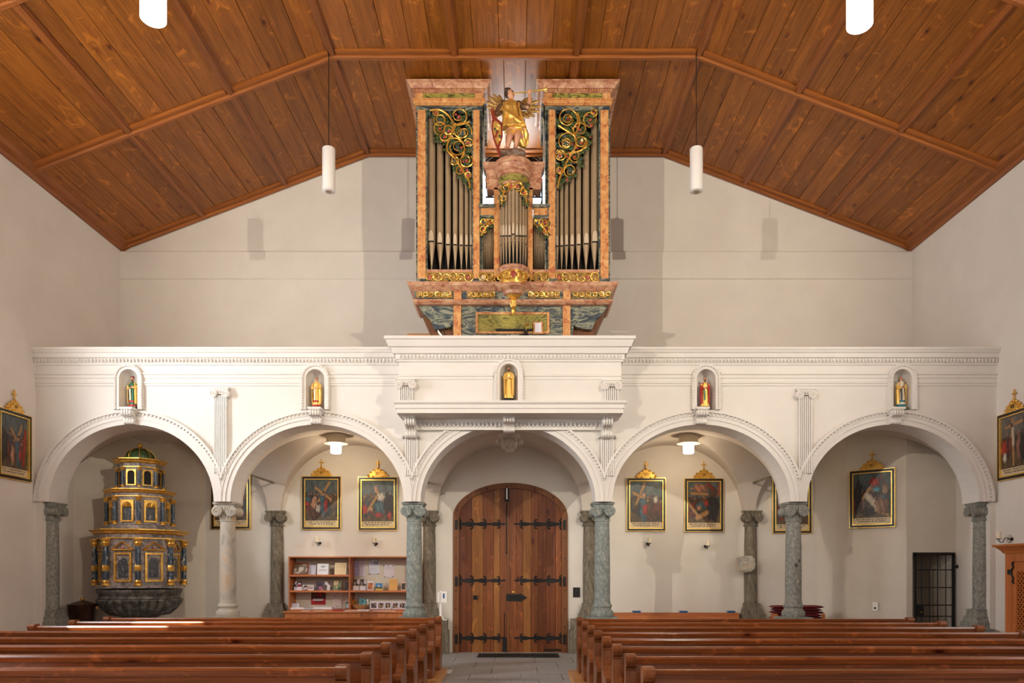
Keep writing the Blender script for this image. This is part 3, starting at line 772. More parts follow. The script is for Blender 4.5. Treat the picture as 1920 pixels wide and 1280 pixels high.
def hinge(x0, x1, z):
    """strap hinge from the frame x0 to the tip x1 with curled barbs"""
    mb = MB(); d = 1 if x1 > x0 else -1; L = abs(x1-x0); y = DB+.02
    h = lambda t: .046-.02*t+.012*cos(t*24)
    top = [(x0+d*L*k/30, z+h(k/30)) for k in range(29)]; bot = [(x0+d*L*k/30, z-h(k/30)) for k in range(29)]
    mb.prism(top+[(x1-d*.06, z+.03), (x1, z), (x1-d*.06, z-.03)]+bot[::-1], 'y', y, y+.014)
    mb.box(x0-.03, x0+.03, DB-.05, y+.014, z-.125, z+.085)
    for t in (.06, .30, .56, .84):
        for s_ in (-1, 1):
            xb = x0+d*L*t; q = .075-.02*t
            mb.tube([(xb, y+.005, z+s_*.02), (xb+d*q*.5, y+.002, z+s_*q), (xb+d*q*.1, y+.002, z+s_*q*1.55), (xb-d*q*.5, y+.002, z+s_*q*1.35)], [.019, .018, .014, .007], 6)
            mb.tube([(xb, y+.005, z+s_*.02), (xb-d*q*.5, y+.002, z+s_*q*.7)], [.012, .005], 5)
    return mb.build('strap_hinge', 'iron', dr, True, w=True)
for py in (982, 1088, 1196):
    z = Z(py, DB); hinge(zx(243), zx(541), z); hinge(zx(890), zx(586), z)
lk = MB(); z = Z(1120, DB); y = DB+.012
lk.prism([(zx(542), z-.075), (zx(542), z+.08), (zx(600), z+.075), (zx(632), z+.085), (zx(646), z+.045), (zx(668), z), (zx(646), z-.045), (zx(632), z-.085), (zx(600), z-.075)][::-1], 'y', y, y+.025)
for k in range(4): 
    a = [(zx(570+20*k)+.03*cos(t*pi/5), y-.004, z+.03*sin(t*pi/5)) for t in range(10)]; lk.tube(a, .007, 5)
lk.build('door_lock', 'iron', dr, True, w=True)
MB().lathe([(.02, 0), (.022, .01), (.01, .015)], n=12, M4=TR((zx(582), DB+.035, Z(1110, DB)), pi/2, 0, 0)).build('keyhole_rose', 'brass', dr, True, w=True)
MB().tube([(zx(543), DB+.02, Z(1038, DB)), (zx(543), DB+.02, Z(942, DB))], .009).lathe([(.022, 0), (.022, .02)], n=10, M4=TR((zx(543), DB+.03, Z(1036, DB)), pi/2, 0, 0)).box(zx(532), zx(558), DB-.02, DB+.03, Z(940, DB), Z(906, DB)).build('bolt_rod', 'iron', dr, w=True)
MB().box(zx(541), zx(549), DB-.028, DB-.018, Z(936, DB), Z(910, DB)).build('bolt_keeper', 'white', dr, w=True)
MB().box(zx(520), zx(543), DB+.005, DB+.04, .02, .33).tube([(zx(531), DB+.02, .33), (zx(531), DB+.02, .86)], .009).build('floor_bolt', 'iron', dr, w=True)
MB().box(zx(342), zx(367), DB+.02, DB+.04, Z(1124, DB), Z(1116, DB)).build('spy_plate', 'iron', dr, w=True)
MB().box(zx(768), zx(868), DB-.01, DB+.03, .045, .075).build('threshold_stay', 'iron', dr, w=True)
mt = MB(); mx0, mx1 = X(898, 16.0), X(1046, 15.9)
mt.box(mx0, mx1, 15.25, 15.93, .004, .012)
for k in range(26):
    x = mx0+(mx1-mx0)*(k+.5)/26; mt.box(x-.018, x+.018, 15.27, 15.91, .012, .022)
tag(mt.build('door_mat', 'black'), 'black ribbed rubber mat on the floor in front of the entrance door', 'mat')
sp = thing('switch_plate', 'black switch plate on the wall right of the entrance door', 'switch', (X(1081, DB), DB, Z(1110, DB)))
MB().box(-.075, .075, -.02, 0, -.105, .105).build('plate', 'iron', sp)
MB().box(-.03, .03, -.028, -.02, .02, .06).box(-.03, .03, -.028, -.02, -.06, -.02).build('rocker', 'black', sp)
so = thing('wall_socket', 'white double wall socket low on the slanted wall below the station painting', 'socket', (7.13, 14.87, Z(1137, 14.8)), -.72)
MB().box(-.05, .05, -.02, 0.02, -.085, .085).build('plate', 'white', so)
MB().lathe([(.022, 0), (.016, .006)], n=10, M4=TR((.0, -.02, -.03), pi/2)).build('outlet', 'black', so)

# ================================================================== LAMPS
def pendant(x, y, zb, on, label):
    t = thing('pendant_lamp', label, 'lamp', (x, y, zb), group='white tube pendants')
    R_, H_ = .112, .74
    MB().lathe([(R_*.9, .03), (R_, .02), (R_, H_), (R_*.94, H_+.01)] if not on else [(R_*.9, .0), (R_, .01), (R_, H_), (R_*.94, H_+.01)], n=28).build('shade', 'lamp_on' if on else 'white', t, True)
    if not on:
        MB().lathe([(R_*.92, -.0), (R_, .005), (R_, .024), (R_*.92, .03)], n=28).build('shade_rim', 'white', t, True)
        MB().lathe([(R_*.5, -.006), (R_*.5, .0)], n=18).build('lens', 'pipe', t, True)
    MB().tube([(0, 0, H_), (0, 0, ceil_z(x)-zb-.0)], .007, 6).build('cord', 'iron', t)
    MB().lathe([(.02, H_), (.02, H_+.05)], n=10).build('cord_grip', 'white', t)
    if on:
        lamp('pendant_light', 'SPOT', (x, y, zb-.02), (x, y, 0), 300, (1, .9, .76), spot_size=radians(120), spot_blend=.5, shadow_soft_size=.1).parent = None
    return t
pendant(X(618, 13.1), 13.04, 8.39, False, 'unlit white tube pendant hanging left of the organ')
pendant(X(1304, 13.1), 13.04, 8.39, False, 'unlit white tube pendant hanging right of the organ')
pendant(-3.34, 6.85, Z(38, 6.85), True, 'lit white tube pendant cut by the frame at upper left')
pendant(X(1612, 6.85), 6.85, Z(50, 6.85), True, 'lit white tube pendant cut by the frame at upper right')
for px, nm in ((630, 'lit round ceiling lamp under the vault left of the door'), (1291, 'lit round ceiling lamp under the vault right of the door')):
    t = thing('ceiling_lamp', nm, 'lamp', (X(px, 15.0), 15.0, 4.27), group='vault ceiling lamps')
    MB().lathe([(.20, .05), (.235, .055), (.235, .065), (.19, .075), (.19, .27), (.1, .28)], n=30).build('base_plate', 'wax', t, True)
    MB().lathe([(.085, -.14), (.1, -.135), (.105, -.12), (.105, .05)], n=26).build('glass_shade', 'lamp_on', t, True)
    lamp('vault_lamp_light', 'POINT', (X(px, 15.0), 15.0, 4.08), None, 34, (1, .76, .48), shadow_soft_size=.1)

# ================================================================== FIVE NICHE STATUES
SK = srgb(206, 150, 116)[:3]; GO = (.92, .60, .15); HAIR = srgb(60, 42, 30)[:3]
def statue(x, y, z, h, cols, label, kind):
    """carved standing figure; cols: robe, mantle, hem, inner"""
    t = thing('saint_statue', label, 'statue', (x, y, z), group='painted saints in the gallery niches')
    s = h/1.72; robe, mantle, hem, inner = cols
    mb = MB()
    c = lambda q: mb.color(q[:3], .35 if q == GO else 0.)
    folds = lambda a, zz: 1+.055*sin(9*a)+.03*sin(17*a+1)
    c(hem); mb.lathe([(.20, .06), (.235, .07), (.215, .30)], n=44, sy=.78, fl=folds)
    c(robe); mb.lathe([(.225, .28), (.205, .50), (.18, .80), (.165, .95), (.165, 1.05), (.185, 1.20), (.175, 1.32), (.12, 1.41), (.06, 1.45)], n=44, sy=.74, fl=folds)
    c(SK); mb.lathe([(.055, 1.40), (.05, 1.50)], n=12); mb.ball((0, -.01, 1.585), (.078, .092, .115), 14, 12)
    mb.ball((0, -.105, 1.575), (.014, .022, .026), 8, 6)
    for sx in (-1, 1): mb.ball((sx*.08, 0, 1.575), (.014, .022, .03), 6, 5)
    mb.color(HAIR); 
    for sx in (-1, 1): mb.ball((sx*.03, -.09, 1.60), (.012, .012, .008), 6, 4)
    mb.color(srgb(150, 70, 60)[:3]); mb.ball((0, -.094, 1.528), (.022, .012, .008), 6, 4)
    if kind == 'nun':
        mb.color(srgb(34, 34, 44)[:3]); mb.ball((0, .035, 1.60), (.105, .09, .135), 12, 10); mb.lathe([(.16, 1.30), (.13, 1.45), (.10, 1.58)], (0, .05), 16, sy=.7)
    else:
        mb.color(HAIR); mb.ball((0, .025, 1.63), (.088, .092, .10), 12, 10)
        if kind in ('beard', 'cap', 'sword'): mb.ball((0, -.075, 1.50), (.05, .045, .065), 10, 8)
    if kind == 'cap': mb.color(srgb(120, 30, 34)[:3]); mb.lathe([(.10, 1.66), (.105, 1.72), (.07, 1.75)], n=16)
    # arms
    c(mantle if kind != 'boy' else robe)
    for sx, hz in ((-1, 1.06), (1, 1.12)):
        mb.tube([(sx*.15, .0, 1.34), (sx*.235, -.02, 1.16), (sx*.22, -.09, 1.06), (sx*.075, -.2, hz)], [.075, .07, .068, .06], 12)
    mb.color(SK)
    for sx, hz in ((-1, 1.06), (1, 1.12)):
        mb.ball((sx*.055, -.215, hz+.005), (.034, .03, .04), 8, 6)
        for q in range(4): mb.tube([(sx*.05, -.225, hz+.03-.018*q), (sx*.02, -.245, hz+.028-.018*q), (sx*.0, -.235, hz+.024-.018*q)], .010, 6)
        mb.tube([(sx*.06, -.21, hz+.035), (sx*.04, -.235, hz+.055)], .011, 6)
    o = remeshed(MBs(mb, s), 'figure', .0042 if True else .01, 'vcol', t)
    # mantle
    mb = MB(); c(mantle)
    def mant(u, v):
        a = radians(-52)+radians(284)*u; zz = .22+(1.40-.22)*v
        r = (.245-.02*v+.03*sin(v*pi))*(1+.06*sin(11*a+v*2))
        if v > .85: r *= 1-(v-.85)*2.2
        return (r*cos(a), r*sin(a)*.82+.012, zz)
    mb.grid(mant, 40, 14)
    for i in range(40):
        pass
    MBs(mb, s).build('mantle', 'vcol', t, True)
    if inner is not None:
        c2 = MB(); c2.color(inner[:3], .55 if inner == GO else 0)
        c2.grid(lambda u, v: ((u-.5)*.085-.06+.012*sin(v*5), -.186-.006*cos(u*9)+.012*abs(v-.5), .40+.62*v), 4, 8)
        c2.grid(lambda u, v: ((u-.5)*.085-.06+.012*sin(v*5), -.178, .40+.62*v), 4, 8)
        MBs(c2, s).build('sash', 'vcol', t, True)
    if kind in ('sword', 'cap'):
        a = MB().tube([(.0, -.25, .12 if kind == 'sword' else 1.02), (.0 if kind == 'sword' else .1, -.25, 1.1 if kind == 'sword' else 1.5)], .012, 6)
        if kind == 'sword': a.tube([(-.07, -.25, .98), (.07, -.25, .98)], .012, 6)
        MBs(a, s).build('sword' if kind == 'sword' else 'staff', 'gold_bright' if kind == 'sword' else 'door_frame', t)
    if kind == 'nun':
        MBs(MB().tube([(-.1, -.25, .98), (.16, -.24, 1.36)], .014, 6).tube([(.05, -.245, 1.33), (.16, -.245, 1.25)], .014, 6), s).build('crucifix', 'door_frame', t)
    if kind in ('sword', 'beard', 'nun'):
        MBs(MB().tube([(-.30, .12, 1.42), (-.2, .0, 1.36), (-.16, .02, 1.36)], .008, 5).tube([(.30, .12, 1.42), (.2, .0, 1.36), (.16, .02, 1.36)], .008, 5), s).build('fixing_wire', 'iron', t)
    MBs(MB().box(-.25, .25, -.2, .2, 0, .05).box(-.27, .27, -.22, .22, -.13, .0), s).build('plinth', 'leaf' if kind not in ('sword', 'beard') else 'iron', t)
    return t
def MBs(mb, s):
    mb.v = [(a*s, b*s, c*s) for a, b, c in mb.v]; return mb
RED = srgb(176, 44, 40); GREEN = srgb(28, 104, 74); CREAM = srgb(228, 216, 190)
SY = DF+.05
statue(NX[0]+.03, SY, NZ0+.045, .555, (GREEN, GO, RED, CREAM), 'bearded saint statue in green tunic, gold mantle and red cap in leftmost niche', 'cap')
statue(NX[1]+.0, SY, NZ0+.045, .555, (GO, GO, RED, CREAM), 'gold-robed saint statue with white stole and red hem in the second niche', 'boy')
statue(BN[0], BY+.07, BN[1]+.04, .575, (GO, GO, GO, None), 'all-gold saint statue holding a sword in the central balcony niche', 'sword')
statue(NX[3]+.0, SY, NZ0+.045, .55, (GO, RED, GO, GREEN), 'gold-robed saint statue with red mantle and green sash in the fourth niche', 'beard')
statue(NX[4]+.02, SY, NZ0+.045, .565, (CREAM, GO, srgb(30, 116, 128), srgb(40, 40, 52)), 'veiled nun statue with gold mantle and teal hem in rightmost niche', 'nun')

# ================================================================== ORGAN
OD = 13.8
M['gold_dull'] = goldmat('dull_gilding', (.30, .17, .05, 1), (.60, .38, .12, 1), .42, .5)
org = thing('pipe_organ', 'baroque pipe organ in orange and green marbling with gilded carving on the gallery', 'organ', (X(961.5, OD), OD, Z(636, OD)-.85))
oz0 = Z(636, OD)-.85
def PB(mb, px0, px1, py0, py1, y0, dep):
    """box from picture extents of its front face at depth y0"""
    return mb.box(X(px0, y0), X(px1, y0), y0, y0+dep, Z(py1, y0), Z(py0, y0))
def ob(name, mat, *boxes, parent=org, smooth=False):
    mb = MB()
    for b_ in boxes: PB(mb, *b_)
    return mb.build(name, mat, parent, smooth, w=True)
OF = OD                      # case front
# case sides, roof and dark interior of both towers
for a, b_ in ((780, 905), (1022, 1143)):
    x0, x1 = X(a, OF), X(b_, OF); mb = MB()
    mb.box(x0, x0+.03, OF+.05, OF+1.2, Z(508, OF), Z(198, OF)).box(x1-.03, x1, OF+.05, OF+1.2, Z(508, OF), Z(198, OF))
    mb.box(x0, x1, OF+.05, OF+1.2, Z(203, OF), Z(196, OF))
    mb.build('case_side', 'blue', org, w=True)
    MB().box(x0+.03, x1-.03, OF+.55, OF+.6, Z(508, OF), Z(203, OF)).build('case_back', 'dark', org, w=True)
x0, x1 = X(905, OF), X(1022, OF)
MB().box(x0, x1, OF+.5, OF+.55, Z(508, OF), Z(400, OF)).build('case_back', 'dark', org, w=True)
# marbled posts (orange face with a blue edge strip)
for a, b_, c, d, top, bot in ((783, 798, 780, 801, 206, 523), (887.5, 899, 885, 901, 206, 523), (1029, 1041, 1026.5, 1043, 206, 523), (1126, 1141, 1123, 1144, 206, 523)):
    p_ = ob('post', 'pink', (a, b_, top, bot, OF-.03, .06))
    ob('post_edge', 'blue', (c, d, top, bot+10, OF-.005, .12), parent=p_)
for a, b_ in ((897, 937), (989, 1030)):
    ob('post', 'pink', (926 if a < 950 else 989.5, 937 if a < 950 else 999, 352, 520, OF-.02, .08))
    ob('rail', 'pink', (899 if a < 950 else 1000, 926 if a < 950 else 1029, 388, 403, OF, .06))
    ob('rail', 'blue', (897 if a < 950 else 997, 928 if a < 950 else 1031, 382, 388, OF-.04, .1), (899 if a < 950 else 1000, 926 if a < 950 else 1029, 403, 410, OF-.01, .06))
# tower heads with cornice
for a, b_ in ((780, 905), (1022, 1143)):
    x0, x1 = X(a, OF), X(b_, OF)
    zt = ceil_z(0)-.075; zb = Z(199, OF); H = zt-zb
    path = [(x0, OF+1.2), (x0, OF-.02), (x1, OF-.02), (x1, OF+1.2)]
    e = .0
    hd = MB().sweep([(-.1, zb), (.005, zb), (.02, zb+H*.03), (.04, zb+H*.05), (.04, zb+H*.20), (.06, zb+H*.21), (.06, zb+H*.26), (.03, zb+H*.28), (-.1, zb+H*.28)], path).box(x0, x1, OF, OF+1.15, zb+.05, zt-.02).build('tower_architrave', 'pink', org, w=True)
    MB().sweep([(-.1, zb+H*.28), (.012, zb+H*.28), (.012, zb+H*.58), (-.1, zb+H*.58)], path).build('tower_frieze', 'pink', hd, w=True)
    MB().sweep([(-.1, zb+H*.58), (.03, zb+H*.58), (.03, zb+H*.615), (.05, zb+H*.62), (.05, zb+H*.70), (.085, zb+H*.71), (.095, zb+H*.78), (.125, zb+H*.88), (.15, zb+H*.92), (.165, zb+H*.925), (.165, zb+H), (-.1, zb+H)], path).build('tower_cornice', 'pink_pale', hd, w=True)
    mb = MB(); n = 26
    for k in range(n): mb.ball((x0-.05+(x1-x0+.1)*(k+.5)/n, OF-.078, zb+H*.655), (.016, .018, .018), 5, 4)
    mb.build('egg_row', 'pink', hd, True, kind='stuff', w=True)
    MB().box(x0+.14, x1-.14, OF-.045, OF-.03, zb+H*.31, zb+H*.55).build('frieze_panel', 'green', hd, w=True)
    for xa in (x0+.02, x1-.12): MB().box(xa, xa+.1, OF-.045, OF-.03, zb+H*.31, zb+H*.55).build('frieze_panel', 'pink', hd, w=True)
    ob('head_strip', 'blue', (a, b_, 199, 207, OF-.015, .1), parent=hd)
    # pierced hanging ear on the inner flank
    xs = x1+.05 if a < 900 else x0-.05
    mb = MB(); pr = [(OF-.05, zb+.02), (OF+.5, zb+.02), (OF+.5, zb-.35), (OF+.3, zb-.30), (OF+.22, zb-.62), (OF+.08, zb-.40), (OF-.02, zb-.22)]
    mb.prism(pr, 'x', xs-.02, xs+.02); mb.build('ear', 'blue', hd, w=True)
# pipes
def pipe(mbx, cx, y, r, zmouth, ztop, zfoot, n=14):
    """flue pipe: cylinder, flattened mouth with arched upper lip, conical foot"""
    zm = zmouth
    mbx.lathe([(r*.12, zfoot), (r*.98, zm-.02), (r, zm), (r, ztop), (r*.86, ztop), (r*.86, ztop-.03)], (cx, y), n)
    return mbx
def pipe_obj(cx, y, r, zmouth, ztop, zfoot, name='organ_pipe'):
    o = pipe(MB(), cx, y, r, zmouth, ztop, zfoot).build(name, 'pipe', org, True, w=True)
    m = MB(); m.box(cx-r*.68, cx+r*.68, y-r*1.01, y-r*.6, zmouth-.008, zmouth+.016)
    m.build('mouth_slot', 'dark', o, w=True)
    l = MB(); yy = y-r*.93
    l.prism([(cx-r*.62, zmouth+.016), (cx+r*.62, zmouth+.016)]+arc(cx, zmouth+.09, r*.62, .12, 8), 'y', yy-.012, yy+.02)
    l.build('upper_lip', 'pipe_shine', o, w=True)
    return o
M['pipe_shine'] = plain('polished_tin_lip', srgb(222, 206, 178), .3, .3, .04, 3)
YP = OF+.16; s_ = YP/F
LP = [(809, 15.2, 222, 456), (825.3, 12.6, 270, 459), (840.3, 10.6, 299, 461), (853.7, 9.4, 323, 461), (865, 8.8, 336, 462), (874.8, 7.6, 350, 462), (883, 6.4, 359, 462)]
RP = [(1044.6, 6.4, 364, 463), (1053, 7.2, 357, 463), (1062, 8, 345, 462), (1072.5, 9.2, 336, 462), (1084.5, 10.4, 316, 461), (1098.8, 12.6, 286, 460), (1115, 15.2, 241, 457)]
for px, wd, t_, m_ in LP+RP: pipe_obj(X(px, YP), YP, wd/2*s_, Z(m_, YP), Z(t_-14, YP), Z(506, YP))
ob('pipe_board', 'pink_pale', (800, 886, 505, 510, OF-.01, .35)); ob('pipe_board', 'pink_pale', (1041, 1124, 505, 510, OF-.01, .35)); ob('pipe_board', 'pink_pale', (899, 1030, 505, 510, OF-.01, .35))
# small fields between towers and turret: ten slim pipes each, stepped tops
for sgn, a, b_ in ((1, 900.5, 925.5), (-1, 1000.5, 1027.5)):
    n = 10
    for k in range(n):
        px = a+(b_-a)*(k+.5)/n; u = (k+.5)/n if sgn > 0 else 1-(k+.5)/n
        pipe(MB(), X(px, YP-.06), YP-.06, .0115, Z(459, YP-.06), Z(448-26*u, YP-.06), Z(506, YP-.06), 8).build('small_pipe', 'pipe', org, True, w=True)
    ob('pipe_bar', 'pipe', (a, b_, 459.2, 460.4, YP-.075, .006))
# centre turret: pipes on a half round
TX, TY, TRD = X(962.5, OF-.05), OF-.03, .235
tops = [402, 396, 388, 374, 360, 346, 352, 368, 384, 394, 400]
for k, t_ in enumerate(tops):
    a = -pi+pi*(k+.5)/11; cx = TX+TRD*cos(a); cy = TY+TRD*sin(a); r = (.022 if k in (0, 1, 9, 10) else .028 if k not in (4, 5, 6) else .033)
    pipe_obj(cx, cy, r, Z(444, cy)+(.03 if k == 5 else 0), Z(t_-8, cy), Z(497, cy))
mb = MB(); mb.tube([(TX+(TRD+.02)*cos(-pi+pi*i/16), TY+(TRD+.02)*sin(-pi+pi*i/16), Z(452, OF-.25)) for i in range(17)], .008, 5); mb.build('pipe_bar', 'pipe', org, True, w=True)
def turret(prof, name, mat, n=26, parent=org, fl=None):
    return MB().lathe(prof, (TX, TY), n, -pi, 0, fl=fl).build(name, mat, parent, True, w=True, ang=22)
zc = lambda py: Z(py, OF-.25)
turret([(.265, zc(506)), (.27, zc(503)), (.285, zc(502)), (.295, zc(500)), (.295, zc(497)), (.28, zc(496)), (.20, zc(495))], 'turret_sill', 'pink_pale')
turret([(.245, zc(529)), (.262, zc(520)), (.265, zc(506))], 'carved_drum', 'gold')
turret([(.17, zc(547)), (.19, zc(545)), (.20, zc(541)), (.25, zc(537)), (.27, zc(536)), (.27, zc(532)), (.255, zc(531)), (.245, zc(528))], 'turret_base_moulding', 'pink_pale')
turret([(.012, zc(583)), (.035, zc(579)), (.04, zc(574)), (.025, zc(570)), (.045, zc(568)), (.075, zc(560)), (.085, zc(557)), (.06, zc(554)), (.10, zc(552)), (.14, zc(546)), (.17, zc(541)), (.15, zc(538))], 'gilded_pendant', 'gold', fl=lambda a, z: 1+.04*sin(18*a))
turret([(.26, zc(356)), (.27, zc(354)), (.27, zc(346)), (.285, zc(345.5)), (.285, zc(342)), (.265, zc(341)), (.265, zc(327)), (.30, zc(326)), (.30, zc(321)), (.325, zc(320)), (.325, zc(315)), (.345, zc(309)), (.36, zc(308.5)), (.36, zc(300)), (.34, zc(297)), (.2, zc(297))], 'turret_cornice', 'pink_pale')
MB().lathe([(.275, zc(340)), (.275, zc(328))], (TX, TY), 26, -pi, 0).build('turret_frieze', 'green', org, True, w=True)
for px in (924, 1003): # square shoulders of the turret cornice
    mb = MB(); cx = X(px, OF); x_ = [(cx-.11, OF+.25), (cx-.11, OF-.02), (cx+.11, OF-.02), (cx+.11, OF+.25)]
    mb.sweep([(-.1, Z(356, OF)), (0, Z(356, OF)), (0, Z(342, OF)), (.03, Z(338, OF)), (.0, Z(334, OF)), (.01, Z(322, OF)), (.06, Z(314, OF)), (.07, Z(308, OF)), (-.1, Z(308, OF))], x_).box(cx-.09, cx+.09, OF, OF+.25, Z(354, OF), Z(309, OF))
    mb.build('turret_shoulder', 'pink_pale', org, w=True)
MB().box(TX-.45, TX+.45, OF+.0, OF+.5, zc(300), zc(297)).box(TX-.28, TX+.28, OF+.12, OF+.16, Z(508, OF), Z(300, OF)).build('turret_back', 'dark', org, w=True)
# gilded vine carving
def spiral(mb, cx, cz, r, y, turns=1.35, a0=0., sgn=1, th=.013):
    pts = []; rr = []
    for i in range(26):
        t = i/25; a = a0+sgn*t*turns*2*pi; q = r*(1-.72*max(0, t-.35)/.65)
        pts.append((cx+q*cos(a), y-.03*sin(pi*t), cz+q*sin(a))); rr.append(th*(1-.45*t))
    mb.tube(pts, rr, 5)
zp = lambda u, v: (740+u/4.266, 120+v/4.266)
def carve(spirals, stems, yc, parent, leaves, tag_=''):
    g = MB(); lf = MB(); tl = MB(); be = MB(); bb = MB(); cr_ = MB()
    for i, (u, v, r) in enumerate(spirals):
        px, py = zp(u, v); rr = r/4.266*yc/F
        spiral(g, X(px, yc), Z(py, yc), rr, yc-.02, 1.4, random.uniform(0, 6.28), random.choice((-1, 1)), max(.010, .015))
        (be if i % 3 else bb).ball((X(px, yc), yc-.03, Z(py, yc)), (.03, .025, .03), 7, 5)
        for k in range(5):
            a = 2*pi*k/5+i; (cr_ if i % 4 == 3 else lf).ball((X(px, yc)+.035*cos(a), yc-.02, Z(py, yc)+.035*sin(a)), (.02, .012, .02), 6, 4)
    for st_ in stems:
        pts = [Vector((X(zp(u, v)[0], yc), yc-.03, Z(zp(u, v)[1], yc))) for u, v in st_]
        sm_ = []
        for i in range(len(pts)-1):
            p0 = pts[max(0, i-1)]; p1 = pts[i]; p2 = pts[i+1]; p3 = pts[min(len(pts)-1, i+2)]
            for k in range(6):
                t = k/6; sm_.append(.5*((2*p1)+(p2-p0)*t+(2*p0-5*p1+4*p2-p3)*t*t+(3*p1-p0-3*p2+p3)*t**3))
        sm_.append(pts[-1]); g.tube(sm_, .019, 6)
    for (u, v) in leaves:
        px, py = zp(u, v); c_ = Vector((X(px, yc), yc, Z(py, yc))); q = random.random()
        tgt = lf if q < .72 else be if q < .82 else bb if q < .9 else cr_ if q < .94 else tl
        a = random.uniform(0, 6.28); n = 3 if tgt in (lf, tl) else 1
        for k in range(n):
            aa = a+2*pi*k/3; R_ = random.uniform(.022, .036)
            tgt.ball((c_.x+(.03*cos(aa) if n > 1 else 0), yc-.012+random.uniform(-.015, .015), c_.z+(.03*sin(aa) if n > 1 else 0)), (R_, .014, R_), 6, 4)
    o = g.build('vine_carving', 'gold', parent, True, w=True)
    for m_, nm, mt_ in ((lf, 'carved_leaves', 'leaf'), (tl, 'carved_teal_leaves', 'leaf_teal'), (be, 'carved_red_flowers', 'berry'), (bb, 'carved_blue_grapes', 'berry_blue'), (cr_, 'carved_cream_buds', 'cream')):
        if m_.v: m_.build(nm, mt_, o, True, kind='stuff', w=True)
    return o
def in_left(u, v):
    edge = [(262, 435), (330, 435), (333, 640), (395, 640), (398, 765), (455, 765), (458, 865), (510, 865), (512, 920), (552, 920), (555, 980), (592, 980), (592, 1022), (622, 1022)]
    lim = 420
    for (a, c), (b_, d) in zip(edge, edge[1:]):
        if a <= u <= b_: lim = max(c, d) if a != b_ else lim
    return v < lim-18
def in_right(u, v):
    edge = [(1290, 1040), (1318, 1040), (1318, 1010), (1352, 1010), (1352, 960), (1395, 960), (1395, 920), (1442, 920), (1442, 835), (1498, 835), (1498, 710), (1562, 710), (1562, 515), (1640, 515)]
    lim = 420
    for (a, c), (b_, d) in zip(edge, edge[1:]):
        if a <= u <= b_ and a != b_: lim = max(c, d)
    return v < lim-18
SPL = [(360,455,46),(515,430,62),(365,525,48),(545,550,72),(435,545,42),(400,590,36),(505,675,62),(590,640,36),(575,780,52),(480,780,32),(530,860,34),(590,900,26),(540,570,38),(330,400,24)]
SPR_ = [(1385,450,78),(1565,455,56),(1480,535,52),(1370,640,86),(1490,640,48),(1440,750,42),(1400,865,46),(1320,740,44),(1385,450,36),(1368,640,38),(1590,400,26),(1320,860,26)]
lv = []
while len(lv) < 150:
    u, v = random.uniform(255, 618), random.uniform(380, 1010)
    if in_left(u, v): lv.append((u, v))
carve(SPL, [[(280, 380), (360, 375), (430, 420), (470, 500), (440, 600), (420, 690), (480, 760), (540, 850), (590, 930), (605, 1000)], [(470, 500), (540, 490), (600, 470)], [(440, 600), (520, 610), (560, 680), (540, 760)]], OF+.02, org, lv)
lv = []
while len(lv) < 150:
    u, v = random.uniform(1290, 1635), random.uniform(385, 1030)
    if in_right(u, v): lv.append((u, v))
carve(SPR_, [[(1300, 1000), (1320, 920), (1370, 800), (1420, 720), (1450, 640), (1440, 580), (1480, 480), (1460, 400)], [(1420, 720), (1500, 690), (1530, 620)], [(1440, 580), (1380, 545), (1310, 500)]], OF+.02, org, lv)
# turret head carving, follows the curve
lv = [(random.uniform(850, 1060), random.uniform(955, 1010)) for _ in range(26)]+[(random.choice((random.uniform(848, 875), random.uniform(1035, 1060))), random.uniform(1010, 1120)) for _ in range(18)]
carve([(885, 1000, 34), (985, 985, 36), (1030, 1040, 28), (870, 1080, 22), (930, 985, 24)], [[(855, 1130), (870, 1040), (900, 970), (950, 955), (1010, 965), (1045, 1030), (1055, 1120)]], OF-.26, org, lv)
for a in (0, 1):
    u0, u1 = ((683, 795), (1113, 1235))[a]
    tri = lambda u, v: (v < 1262+(u1-u)*1.2) if a == 0 else (v < 1262+(u-u0)*1.2)
    lv = []
    while len(lv) < 26:
        u, v = random.uniform(u0+5, u1-5), random.uniform(1245, 1390)
        if tri(u, v): lv.append((u, v))
    sp_ = [(u0+30, 1275, 26), (u1-32, 1275, 26), ((u0+28) if a == 0 else (u1-28), 1330, 26), ((u0+u1)/2, 1268, 20)]
    carve(sp_, [[(u0+8, 1380), (u0+40, 1320), (u1-8, 1250)] if a == 0 else [(u1-8, 1380), (u1-40, 1320), (u0+8, 1250)]], OF, org, lv)
# carved sill bands with flowers
def flower_band(px0, px1, py0, py1, yc, n, flowers, depth=.03):
    ob('band_board', 'gold_dull', (px0, px1, py0, py1, yc, .06))
    g = MB(); lf = MB(); be = MB(); cr_ = MB()
    zc_ = Z((py0+py1)/2, yc); h = (py1-py0)/2*yc/F
    for k in range(n):
        x = X(px0+(px1-px0)*(k+.5)/n, yc); spiral(g, x, zc_, h*.82, yc-.01, 1.5, random.uniform(0, 6.28), (-1)**k, .011)
        f_ = flowers[k % len(flowers)]
        if f_ in 'rw':
            (be if f_ == 'r' else cr_).lathe([(.001, 0), (h*.32, .004), (h*.42, .02), (.001, .03)], n=8, M4=TR((x, yc, zc_), pi/2), fl=lambda a, z: 1+.2*sin(5*a))
            cr_.ball((x, yc-.03, zc_), (.012, .012, .012), 6, 4)
        for q in range(5):
            a = random.uniform(0, 6.28); lf.ball((x+h*.95*cos(a), yc-.01, zc_+h*.7*sin(a)), (.024, .012, .016), 6, 4) if f_ == 'g' or q < 1 else None
    o = g.build('scroll_carving', 'gold_bright', org, True, w=True)
    for m_, nm, mt_ in ((lf, 'carved_leaves', 'leaf_teal'), (be, 'carved_red_flowers', 'berry'), (cr_, 'carved_cream_flowers', 'cream')):
        if m_.v: m_.build(nm, mt_, o, True, kind='stuff', w=True)
